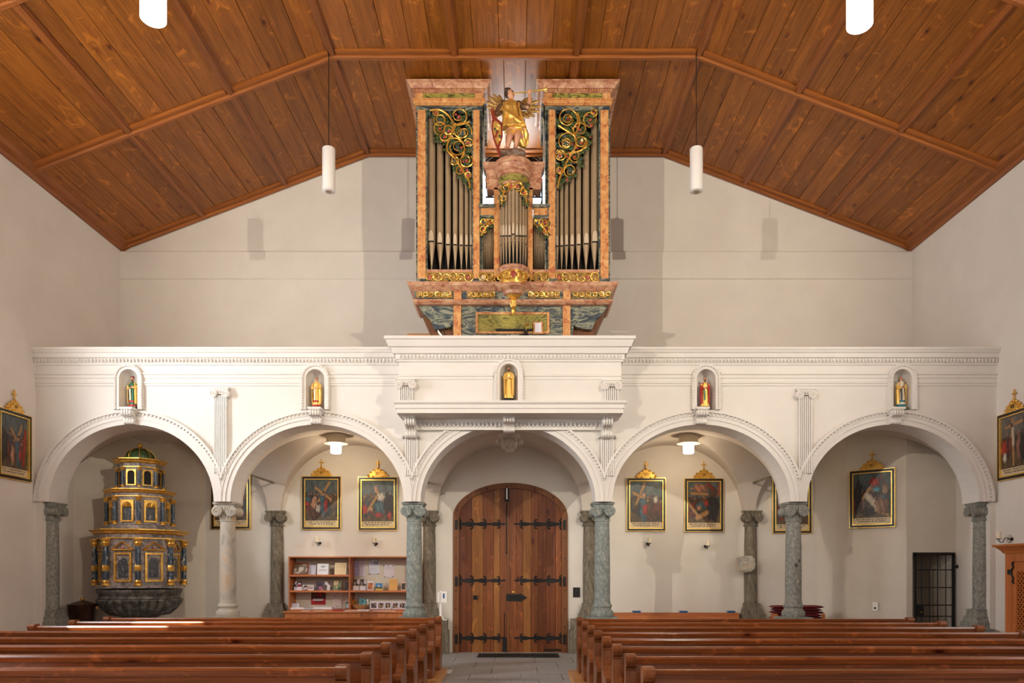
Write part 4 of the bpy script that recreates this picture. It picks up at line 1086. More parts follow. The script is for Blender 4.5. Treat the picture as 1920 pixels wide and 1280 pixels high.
flower_band(799, 886, 510, 531, OF-.015, 6, 'rogogr'); flower_band(1041, 1123, 510, 531, OF-.015, 6, 'rgogro')
flower_band(900, 925, 510, 531, OF-.015, 2, 'wg'); flower_band(1001, 1028, 510, 531, OF-.015, 2, 'og')
g = MB()
for k in range(7):
    a = -pi+pi*(k+.5)/7; spiral(g, TX+.275*cos(a), zc(517), .075, TY+.275*sin(a), 1.5, k, (-1)**k, .011)
g = g.build('scroll_carving', 'gold_bright', org, True, w=True)
MB().lathe([(.001, 0), (.05, .005), (.06, .03), (.001, .045)], n=10, M4=TR((TX, TY-.27, zc(516)), pi/2), fl=lambda a, z: 1+.2*sin(5*a)).build('carved_red_flower', 'berry', g, True, w=True)
for px in (789, 893, 1035, 1133): ob('post_foot', 'blue', (px-9, px+9, 522, 533, OF-.04, .1))
# base cornice, frieze and corbelled hull
b0, b1 = X(783, OF), X(1140, OF)
path = [(b0, OF+.7), (b0, OF-.02), (b1, OF-.02), (b1, OF+.7)]
zz = lambda py: Z(py, OF-.1)
MB().sweep([(-.2, zz(545)), (.06, zz(545)), (.10, zz(541)), (.15, zz(537)), (.17, zz(533)), (.17, zz(531)), (-.2, zz(531))], path).build('base_cornice', 'pink_pale', org, w=True)
MB().sweep([(-.3, zz(562)), (.03, zz(562)), (.05, zz(545)), (-.3, zz(545))], path).build('base_frieze', 'blue', org, w=True)
MB().sweep([(-.3, zz(568.5)), (.03, zz(568.5)), (.075, zz(565)), (.06, zz(560)), (-.3, zz(560))], path).build('base_moulding', 'pink_pale', org, w=True)
for a, b_, f_ in ((781, 848, 'wooow'), (876, 928, 'wogw'), (990, 1050, 'wogow'), (1072, 1146, 'googo')): flower_band(a, b_, 547, 558, OF-.09, 6, f_)
for px in (858, 1063): ob('frieze_post', 'pink', (px-7, px+7, 545, 562, OF-.10, .06))
HD = OF+.06
ob('hull_front', 'blue', (853, 1068, 566, 700, HD, .1))
for px in (857.5, 1062.5): ob('hull_pilaster', 'pink', (px-7, px+7, 567, 700, HD-.04, .06))
for sgn in (-1, 1):
    xs = X(962, HD); mb = MB(); q = lambda px: xs+sgn*(px-962)*HD/F
    # stepped, concave corbel carrying the overhanging tower
    pr = [(q(1065), Z(568, HD)), (q(1142), Z(568, HD)), (q(1132), Z(585, HD)), (q(1125), Z(592, HD)), (q(1118), Z(598, HD))]+[(q(1118-42*sin(t)), Z(608-16*cos(t)*0-10*(1-cos(t))+10, HD)) for t in (.2, .6, 1.0, 1.3, 1.57)]+[(q(1072), Z(640, HD)), (q(1065), Z(640, HD))]
    mb.prism(pr if sgn < 0 else pr[::-1], 'y', HD-.01, HD+.12); mb.build('corbel', 'blue', org, w=True)
    mb = MB(); pr = [(q(1142), Z(568, HD)), (q(1065), Z(568, HD)), (q(1065), Z(700, HD)), (q(1105), Z(640, HD)), (q(1128), Z(600, HD))]
    mb.prism(pr, 'y', HD+.12, HD+.8); mb.build('hull_side', 'door_frame', org, w=True)
pn = ob('console_panel', 'green', (896, 1026, 589, 622, HD-.012, .03))
ob('panel_frame', 'pink', (892, 1030, 585, 589, HD-.03, .04), (892, 1030, 621, 625, HD-.03, .04), (892, 896, 589, 621, HD-.03, .04), (1026, 1030, 589, 621, HD-.03, .04), parent=pn)
ob('key_slot', 'iron', (930, 998, 616, 620.5, HD-.05, .04), parent=pn)
ob('hull_centre_panel', 'blue_pale', (944, 982, 562, 584, HD-.01, .02)) if False else None
pp = thing('music_sheet', 'small pink-framed paper sheet clipped to the organ console', 'paper', P(1009, 625, HD-.06))
mb = MB(); PB(mb, 1000, 1018, 603, 626, HD-.06, .012); mb.build('frame', 'pink', pp, w=True)
mb = MB(); PB(mb, 1003, 1015, 605, 623, HD-.066, .006); mb.build('sheet', 'paper', pp, w=True)
lm = thing('console_lamp', 'tiny black reading lamp on the organ console', 'lamp', P(986, 624, HD-.1))
MB().box(-.035, .035, -.03, .05, -.03, .04).build('base', 'iron', lm); MB().tube([(0, 0, .04), (.02, -.02, .12)], .006).ball((.02, -.03, .14), (.05, .03, .02), 8, 6).build('shade', 'gold', lm, True)

# ---- trumpeting angel on the turret
AX, AY, AZ = X(962, OF-.2), OF-.18, zc(297)
ang = thing('angel_statue', 'gilded angel with wings blowing a long trumpet on top of the organ', 'statue', (AX, AY, AZ))
ak = (OF-.2)/F
A = lambda px, py, dy=0.: Vector(((px-962)*ak, dy, (297-py)*ak))
ro = MB()
for k in range(16):
    ro.ball(A(random.uniform(936, 984), random.uniform(285, 297), random.uniform(-.12, .15)), (random.uniform(.07, .12), random.uniform(.08, .14), random.uniform(.05, .085)), 8, 6)
ro.color(srgb(120, 96, 80)[:3]); ro.cols = [ro.cur]*len(ro.v)
remeshed(ro, 'cloud_base', .016, 'vcol', ang)
mb = MB(); GOLD = GO
def capsule(pts, rs, col, metal=0.): mb.color(col, metal); mb.tube(pts, rs, 12); [mb.ball(p, r*.98, 10, 8) for p, r in zip(pts, rs)]
# legs: weight on the left, right knee forward
capsule([A(962, 238), A(955, 258, -.08), A(951, 277, -.03)], [.085, .062, .036], SK)
capsule([A(974, 238), A(971, 256, -.10), A(966, 276, -.04)], [.085, .062, .036], SK)
capsule([A(951, 278, -.03), A(948, 281, -.14)], [.036, .026], SK); capsule([A(966, 275, -.04), A(967, 279, -.15)], [.036, .026], SK)
# torso and robe
mb.color(GOLD, .75)
fo = lambda a, z: 1+.10*sin(7*a+z*9)+.06*sin(13*a-z*5)
def ring_body(rows):
    n = 40; vs = []; fs = []
    for (px, py, rx, ry, dy) in rows:
        c_ = A(px, py, dy)
        for i in range(n):
            a = 2*pi*i/n; f_ = fo(a, c_.z) if py > 192 else 1
            vs.append((c_.x+rx*cos(a)*f_, c_.y+ry*sin(a)*f_, c_.z))
    for j in range(len(rows)-1):
        for i in range(n): i2 = (i+1) % n; fs.append((j*n+i2, j*n+i, (j+1)*n+i, (j+1)*n+i2))
    fs.append(tuple(range(n))); fs.append(tuple((len(rows)-1)*n+i for i in range(n))[::-1]); mb.add(vs, fs)
ring_body([(957, 184, .05, .05, 0), (957, 188, .13, .09, 0), (957, 193, .17, .12, 0), (957, 202, .165, .125, -.02), (958, 212, .15, .115, -.02), (960, 220, .165, .13, -.02), (962, 230, .21, .15, -.02), (964, 240, .24, .16, -.02)])
ring_body([(966, 236, .20, .15, .02), (972, 248, .19, .13, .03), (978, 262, .12, .09, .06), (982, 270, .04, .04, .06)])
for sx in range(5): capsule([A(948+sx*6, 196, -.11), A(946+sx*8, 222, -.135), A(944+sx*10, 240, -.15)], [.018, .026, .018], GOLD, .75)
capsule([A(942, 206, -.1), A(958, 222, -.16), A(976, 234, -.15)], [.03, .035, .03], GOLD, .75)
# neck and head in profile towards the trumpet
capsule([A(957, 188), A(957, 181)], [.045, .042], SK)
mb.color(SK); mb.ball(A(957.5, 173, -.01), (.068, .066, .085), 14, 12); mb.ball(A(964, 174, -.02), (.022, .012, .014), 8, 6); mb.ball(A(963, 177.5, -.02), (.016, .02, .012), 8, 6); mb.ball(A(961, 180, -.015), (.025, .03, .02), 8, 6)
mb.color(HAIR)
for q in range(18): mb.ball(A(951.5+random.uniform(-3, 7), 169+random.uniform(-6, 9) if q < 11 else 166+random.uniform(-3, 1), random.uniform(-.03, .07)), (.035, .035, .035), 7, 6)
mb.ball(A(961.5, 171.5, -.07), (.012, .008, .006), 6, 4)
# right arm down to the shield, left arm raised to the trumpet
DR = srgb(110, 84, 62)[:3]
capsule([A(944, 191), A(936, 203, -.03), A(931, 214, -.06)], [.07, .065, .05], DR, .3)
capsule([A(931, 214, -.06), A(928, 226, -.1)], [.04, .03], SK)
mb.color(SK); mb.ball(A(927.5, 229, -.12), (.032, .03, .035), 8, 6)
for q in range(4): capsule([A(925.5+q*1.6, 230, -.13), A(925+q*1.6, 233, -.15), A(925.5+q*1.6, 235, -.14)], [.010, .009, .008], SK)
capsule([A(930, 229, -.13), A(931, 232, -.15)], [.011, .009], SK)
capsule([A(972, 192), A(981, 200, -.05), A(988, 203, -.08)], [.072, .062, .05], DR, .3)
capsule([A(988, 203, -.08), A(993, 193, -.09), A(993, 180, -.1)], [.045, .038, .028], SK)
mb.color(SK); mb.ball(A(993, 176.5, -.10), (.03, .03, .035), 8, 6)
for q in range(4): capsule([A(990.4+q*1.7, 176, -.125), A(990.4+q*1.7, 172.5, -.13), A(990.6+q*1.7, 171.5, -.10)], [.010, .009, .008], SK)
capsule([A(990, 178, -.10), A(988.5, 175, -.12)], [.011, .009], SK)
remeshed(mb, 'figure', .009, 'vcol', ang)
def wing(root, angs, lens):
    w_ = MB(); r0 = A(*root); r0.y = .11; n = len(angs)
    for k, (a, L) in enumerate(zip(angs, lens)):
        d = Vector((cos(radians(a)), 0, sin(radians(a)))); base = r0+Vector((0, 0, .05-.10*k/n))
        M4 = Matrix.Translation(base+d*L*.55+Vector((0, .012*(k % 2)+.008*k, 0))) @ Matrix.Rotation(-radians(a), 4, 'Y')
        w_.ball((0, 0, 0), (L*.55, .022, .038), 10, 8, M4)
        M4 = Matrix.Translation(base+d*L*.30+Vector((0, -.02+.006*k, 0))) @ Matrix.Rotation(-radians(a), 4, 'Y')
        w_.ball((0, 0, 0), (L*.30, .022, .032), 8, 6, M4)
    w_.ball(r0+Vector((0, -.01, 0)), (.07, .05, .08), 8, 6)
    return w_.build('wing', 'gold_dull', ang, True)
wing((944, 194), (112, 126, 140, 153, 166, 180, 196), (.22, .30, .34, .33, .30, .25, .19))
wing((974, 192), (42, 32, 20, 8, -5, -18, -32), (.20, .27, .36, .38, .34, .28, .2))
MB().tube([A(963, 177.5, -.09), A(1000, 173, -.10), A(1018, 170.8, -.105), A(1023, 170.2, -.107), A(1026, 170, -.108)], [.012, .013, .018, .034, .062], 12).build('trumpet', 'gold_bright', ang, True)
mb = MB(); mb.color(srgb(150, 60, 44)[:3], .2); sh = [(923, 233), (928, 226), (934, 232), (942, 238), (943, 262), (938, 280), (934, 290), (926, 270), (922, 250)]
mb.prism([(A(*p).x, A(*p).z) for p in sh][::-1], 'y', -.20, -.17)
mb.color(GOLD, .7); mb.prism([(A(932.5+(p[0]-932.5)*.72, 256+(p[1]-256)*.72).x, A(0, 256+(p[1]-256)*.72).z) for p in sh][::-1], 'y', -.215, -.2)
for q in range(12): mb.color((srgb(150, 50, 40), srgb(60, 80, 60), GOLD+(1,))[q % 3][:3], .2); mb.ball(A(932+random.uniform(-6, 6), 254+random.uniform(-18, 22), -.215), (.022, .012, .03), 6, 4)
mb.color(srgb(150, 60, 44)[:3], .2); mb.tube([A(924, 216, -.18), A(926, 228, -.19), A(929, 236, -.19)], [.03, .035, .03], 8); mb.tube([A(934, 286, -.18), A(938, 300, -.19)], [.03, .02], 8); mb.ball(A(924, 214, -.18), .035, 8, 6)
mb.build('shield', 'vcol', ang, True)

# ================================================================== STATION PAINTINGS
def sheet_grid(mb, w_, h_, nx, nz, fn, y=0.):
    """vertex-coloured flat sheet, lower left at x=-w/2, z=0"""
    o = len(mb.v); mb.v += [(-w_/2+w_*i/nx, y, h_*j/nz) for j in range(nz+1) for i in range(nx+1)]
    mb.cols += [fn(i/nx, j/nz)+(0.,) for j in range(nz+1) for i in range(nx+1)]
    mb.f += [(o+j*(nx+1)+i, o+j*(nx+1)+i+1, o+(j+1)*(nx+1)+i+1, o+(j+1)*(nx+1)+i) for j in range(nz) for i in range(nx)]
    return mb
def seg_d(u, v, a, b):
    ax, ay, bx, by = *a, *b; dx, dy = bx-ax, by-ay; t = max(0, min(1, ((u-ax)*dx+(v-ay)*dy)/(dx*dx+dy*dy+1e-9)))
    return sqrt((u-ax-t*dx)**2+((v-ay-t*dy))**2)
C3 = lambda r, g, b: srgb(r, g, b)[:3]
def scene_fn(seed, feats, sky=(70, 82, 86), crowd=True, horizon=.62):
    rnd = random.Random(seed); shp = []
    pal = [C3(70,48,36), C3(92,60,42), C3(52,60,64), C3(120,52,40), C3(84,76,58), C3(48,40,36), C3(104,84,60), C3(60,76,84), C3(134,60,44)]
    if crowd:
        for k in range(34):
            u = rnd.random(); v = rnd.uniform(.42, .66); c = rnd.choice(pal)
            shp.append(('e', u, v-.17, .055, .17, c)); shp.append(('e', u, v+.02, .028, .032, rnd.choice([C3(168,120,90), C3(140,96,70), C3(186,140,108), C3(74,58,48)])))
            if rnd.random() < .4: shp.append(('e', u, v+.045, .034, .018, rnd.choice(pal)))
        for k in range(5): u = rnd.random(); shp.append(('l', (u, .5), (u+rnd.uniform(-.06, .06), .95), .008, C3(60,44,34)))
    shp += feats
    s1, s2 = C3(*sky), C3(sky[0]+30, sky[1]+28, sky[2]+22); g1, g2 = C3(120,98,66), C3(62,48,34)
    words = []; 
    for row in range(2):
        x = .07+.05*row
        while x < .9-.05*row: L = rnd.uniform(.025, .09); words.append((x, min(.93, x+L), .092-.042*row)); x += L+.022
    def fn(u, v):
        if v < .125:
            c = C3(206, 186, 148)
            for a, b_, z in words:
                if a <= u <= b_ and abs(v-z) < .009+.005*sin(u*260): c = C3(60, 46, 34)
            return c if v > .006 else C3(80, 60, 40)
        t = (v-.12)/.88
        n = sin(u*13+seed)*cos(t*11+seed*2)*.5+sin(u*31+t*17+seed)*.3
        if t > horizon+.04*n: k = .5+.5*n; c = tuple(a*(1-k)+b_*k for a, b_ in zip(s1, s2))
        else: k = max(0, min(1, .5+.4*n-(.3 if t > .3 else 0))); c = tuple(a*k+b_*(1-k) for a, b_ in zip(g1, g2))
        for s_ in shp:
            if s_[0] == 'e':
                _, x, z, rx, rz, cc = s_; px, pz = (u-x)/rx, (t-z)/rz; d = px*px+pz*pz
                if d < 1.6:
                    d *= 1+.28*sin(5*math.atan2(pz, px)+seed+x*40)+.12*sin(11*math.atan2(pz, px)+z*60)
                    if d < 1: f_ = (.62+.45*(1-d))*(1-.28*px)*(1+.32*sin(px*8+pz*3+z*50)*(rx > .06)); c = tuple(q*f_ for q in cc)
            else:
                _, a, b_, w_, cc = s_; d = seg_d(u, t, a, b_)
                if d < w_: f_ = 1.0-.35*(d/w_); c = tuple(q*f_ for q in cc)
        g = .62+.30*(sin(u*71+seed)*sin(t*57+2*seed)*.5+.5)*(.6+.4*sin(u*23-t*31))
        return tuple(q*g for q in c)
    return fn
TAN = C3(196, 146, 84); BLU = C3(74, 104, 114); REDP = C3(178, 56, 42); SKN = C3(206, 152, 116); WHT = C3(206, 196, 180); BRN = C3(92, 62, 42); DK = C3(42, 36, 34); TEAL = C3(90, 160, 180)
CROSS = lambda a, b_, c, d: [('l', a, b_, .035, TAN), ('l', c, d, .035, TAN)]
CHRIST = lambda u, v: [('e', u, v-.26, .10, .27, BLU), ('e', u+.07, v-.24, .055, .18, REDP), ('e', u-.03, v-.1, .09, .10, BLU), ('e', u, v+.03, .045, .055, SKN), ('e', u, v+.065, .045, .03, BRN)]
ST = {
 'IV': CROSS((.40, .75), (.62, .52), (.78, .85), (.62, .55))+[('e', .15, .42, .13, .3, DK), ('l', (.92, .75), (.84, .1), .05, REDP), ('e', .45, .25, .06, .18, SKN)]+CHRIST(.66, .56),
 'V': CROSS((.3, .8), (.7, .45), (.7, .85), (.45, .5))+CHRIST(.5, .55)+[('e', .3, .7, .05, .04, REDP)],
 'VI': CROSS((.74, .93), (.40, .48), (.32, .80), (.78, .52))+[('e', .28, .20, .19, .19, BRN), ('e', .27, .42, .09, .12, SKN), ('e', .40, .30, .08, .09, WHT), ('e', .30, .55, .05, .05, SKN), ('e', .06, .42, .07, .06, REDP), ('e', .08, .52, .09, .07, BLU)]+CHRIST(.56, .63),
 'VII': CROSS((.14, .22), (.52, .68), (.46, .75), (.62, .55))+[('e', .56, .34, .17, .18, BLU), ('e', .52, .16, .12, .06, REDP), ('e', .60, .60, .12, .10, WHT), ('e', .30, .30, .05, .05, SKN), ('e', .83, .40, .14, .30, DK), ('e', .10, .30, .08, .12, REDP), ('e', .44, .78, .05, .09, SKN), ('e', .86, .14, .06, .1, REDP)],
 'VIII': CROSS((.46, .95), (.20, .45), (.10, .72), (.62, .50))+[('e', .62, .34, .1, .2, BRN), ('e', .72, .12, .2, .10, BRN), ('e', .42, .26, .10, .28, BLU), ('e', .47, .36, .08, .18, REDP), ('e', .44, .66, .05, .06, SKN), ('e', .42, .50, .12, .09, BLU), ('e', .80, .80, .08, .07, C3(60, 84, 84)), ('e', .80, .55, .06, .08, WHT)],
 'IX': CROSS((.1, .72), (.62, .70), (.02, .5), (.3, .2))+[('e', .78, .38, .18, .34, DK), ('e', .80, .74, .12, .12, BRN), ('l', (.62, .95), (.80, .83), .05, C3(140, 50, 40)), ('l', (.95, .7), (.99, .95), .04, C3(176, 90, 70)), ('e', .42, .42, .15, .10, BLU), ('e', .58, .48, .07, .08, REDP), ('e', .36, .36, .06, .06, SKN), ('l', (.3, .12), (.6, .25), .06, TAN), ('e', .4, .85, .25, .1, C3(176, 120, 96))],
 'X': [('e', .4, .45, .16, .32, BRN), ('e', .38, .78, .08, .07, DK), ('e', .62, .80, .2, .1, REDP), ('e', .7, .4, .14, .28, SKN), ('e', .2, .3, .1, .2, REDP)],
 'XI': CROSS((.25, .45), (.44, .68), (.5, .2), (.92, .05))+[('l', (.36, .5), (.66, .22), .075, C3(222, 204, 180)), ('e', .56, .80, .13, .10, REDP), ('e', .62, .63, .09, .05, TEAL), ('e', .84, .62, .08, .12, C3(170, 140, 110)), ('e', .76, .28, .17, .20, C3(150, 110, 80)), ('e', .80, .46, .08, .06, C3(90, 110, 120)), ('e', .12, .5, .10, .4, DK), ('e', .40, .14, .18, .10, DK), ('l', (.84, .7), (.72, .95), .012, REDP)],
 'XII': [('l', (.42, .95), (.46, .06), .035, TAN), ('l', (.16, .80), (.78, .86), .03, TAN), ('l', (.42, .78), (.45, .45), .05, C3(220, 196, 164)), ('e', .40, .82, .05, .04, BRN), ('e', .12, .40, .12, .16, REDP), ('e', .14, .22, .07, .09, C3(220, 210, 190)), ('e', .66, .38, .09, .26, C3(150, 100, 80)), ('e', .78, .36, .09, .3, DK)],
}
def painting(num, loc, rotz, label, show=True, w_=.85, h_=1.16):
    t = thing('station_painting', label, 'painting', loc, rotz, 'stations of the cross')
    y0 = -.05
    for (a, b_, c, d) in ((-w_/2, -w_/2+.055, 0, h_), (w_/2-.055, w_/2, 0, h_), (-w_/2+.055, w_/2-.055, 0, .055), (-w_/2+.055, w_/2-.055, h_-.055, h_)):
        pass
    def rect(i): return [(-w_/2+i, i), (w_/2-i, i), (w_/2-i, h_-i), (-w_/2+i, h_-i)]
    f = MB().prism(rect(.006), 'y', y0, 0, holes=[rect(.058)]).build('frame', 'blackframe', t)
    MB().prism(rect(0), 'y', y0-.004, -.005, holes=[rect(.010)]).build('outer_gilt_edge', 'gold_bright', f)
    MB().prism(rect(.056), 'y', y0-.004, -.01, holes=[rect(.074)]).build('inner_gilt_edge', 'gold_bright', f)
    wi, hi = w_-.15, h_-.15
    seed = sum(ord(ch) for ch in num)
    mb = MB(); sheet_grid(mb, wi, hi, 62, 86, scene_fn(seed, ST[num], (72, 86, 90) if num != 'XII' else (96, 90, 86)))
    mb.build('canvas', 'canvas', t, loc=(0, -.022, .075))
    MB().box(-w_/2+.02, w_/2-.02, -.02, -.002, .02, h_-.02).build('back_board', 'dark', t)
    # gilded crest with numeral and cross
    pts = [(-.20, 0), (.20, 0), (.215, .06), (.16, .075), (.15, .12), (.085, .135), (.06, .175), (0, .19), (-.06, .175), (-.085, .135), (-.15, .12), (-.16, .075), (-.215, .06)]
    cm = MB().prism(pts, 'y', -.05, -.015); cm.prism([(x*.72, .02+z*.68) for x, z in pts], 'y', -.062, -.05)
    for x, z in ((-.2, .04), (.2, .04), (-.15, .1), (.15, .1), (-.07, .15), (.07, .15), (0, .18), (-.1, .01), (.1, .01), (-.19, .01), (.19, .01)): cm.ball((x, -.045, z), (.03, .022, .026), 7, 5)
    cr = cm.build('crest', 'gold', t, True, loc=(0, 0, h_), ang=50)
    MB().box(-.011, .011, -.04, -.02, .18, .37).box(-.055, .055, -.042, -.018, .285, .307).build('cross', 'gold', cr)
    if show:
        vs, fs = text_mb(num, .085); n = MB(); n.add([(v[0], v[1]-.064, -v[2]*-1+.07) for v in vs] if False else [(x, -.065+yy*.5, z) for x, yy, z in [(v[0], v[1], v[2]) for v in [(q[0], q[1], q[2]) for q in vs]]], fs)
        n.build('numeral', 'iron', cr, loc=(0, 0, .072))
    return t
def text_fix():
    pass
def wall_px(px, py): return (X(px, DB), DB, Z(py, DB))
painting('VI', wall_px(603.5, 993), 0, 'framed station painting with gilt crest numbered VI above the left bookshelf half')
painting('VII', wall_px(709, 994.5), 0, 'framed station painting with gilt crest numbered VII left of the column by the door')
painting('VIII', wall_px(1211, 996), 0, 'framed station painting with gilt crest numbered VIII, first right of the door')
painting('IX', wall_px(1319, 997), 0, 'framed station painting with gilt crest numbered IX showing a dark horseman')
painting('V', wall_px(434, 992), 0, 'framed station painting half hidden behind the rust-stained column', False)
painting('X', wall_px(1484, 1000), 0, 'framed station painting half hidden behind the chipped grey column', True)
ax = Vector((7.42-6.76, 14.63-15.18)).normalized()
painting('XI', (7.09, 14.905, Z(989, 14.9)), math.atan2(-.55, .66), 'framed station painting with crest XI on the slanted right corner wall')
painting('IV', (XL, 12.68, Z(905, 13.1)), pi/2, 'framed station painting on the left nave wall cut by the frame', True)
painting('XII', (XR, 12.76, Z(903, 13.2)), -pi/2, 'framed crucifixion painting on the right nave wall cut by the frame', True)

# candle sconces below the paintings
def sconce(loc, rotz, label):
    t = thing('candle_sconce', label, 'candle', loc, rotz, 'candle sconces')
    pts = [(0, -.0, 0)]+[(0, -.05-.05*(1-cos(a)), -.01+.03*sin(a)) for a in (.6, 1.2, 1.8, 2.4)]+[(0, -.16, -.05), (0, -.20, -.06), (0, -.235, -.03), (0, -.24, .0)]
    MB().tube(pts, .007, 6).tube([(0, -.06-.03*cos(a), -.03+.03*sin(a)) for a in [i*.5 for i in range(12)]], .005, 5).lathe([(.03, 0), (.03, .012)], n=12, M4=TR((0, 0, -.0), pi/2)).build('bracket', 'iron', t, True)
    MB().lathe([(.012, -.01), (.045, .0), (.045, .008)], (0, -.24), 14).build('drip_pan', 'iron', t, True)
    MB().lathe([(.044, .008), (.045, .115), (.036, .12)], (0, -.24), 16).build('candle', 'wax', t, True)
    return t
for px, py, lab in ((600, 1018, 'ivory candle on iron sconce below painting VI'), (706, 1019, 'ivory candle on iron sconce below painting VII'), (1214, 1019, 'ivory candle on iron sconce below painting VIII'), (1322, 1024, 'ivory candle on iron sconce below painting IX'), (1484, 1021, 'ivory candle on iron sconce beside the chipped grey column')):
    sconce(wall_px(px, py), 0, lab)
sconce((XR, 12.85, Z(1010, 12.8)), -pi/2, 'ivory candle on scrolled iron sconce above the confessional')

# ================================================================== BAPTISMAL FONT
FX, FY = X(263, 14.45), 14.45
font = thing('baptismal_font', 'dark stone baptismal font with three-tier gilded marbled cover and green dome', 'font', (FX, FY, 0))
fz = lambda py: Z(py, 14.45)
glu = lambda a, z: 1+.075*abs(sin(14*a))
MB().lathe([(.30, 0), (.42, .03), (.42, .10), (.26, .2), (.2, .5), (.24, .84), (.4, .92)], n=24).build('pedestal', 'stone_dark', font, True)
MB().lathe([(.30, .90), (.50, .93), (.60, fz(1142)), (.68, fz(1132)), (.715, fz(1124)), (.70, fz(1122))], n=196, fl=glu).build('basin', 'stone_dark', font, True)
MB().lathe([(.69, fz(1123)), (.72, fz(1121)), (.72, fz(1118)), (.70, fz(1116)), (.74, fz(1110)), (.755, fz(1107)), (.755, fz(1104)), (.5, fz(1103))], n=40).build('basin_rim', 'stone_dark', font, True)
OA = [radians(-66+45*k) for k in range(8)]
def octo(r): return [(r*cos(a), r*sin(a)) for a in OA]
def octsweep(mb, prof, r): 
    p = octo(r); return mb.sweep([(o*1.0, z) for o, z in prof], p, closed=True)     # ccw path: right of travel = outward
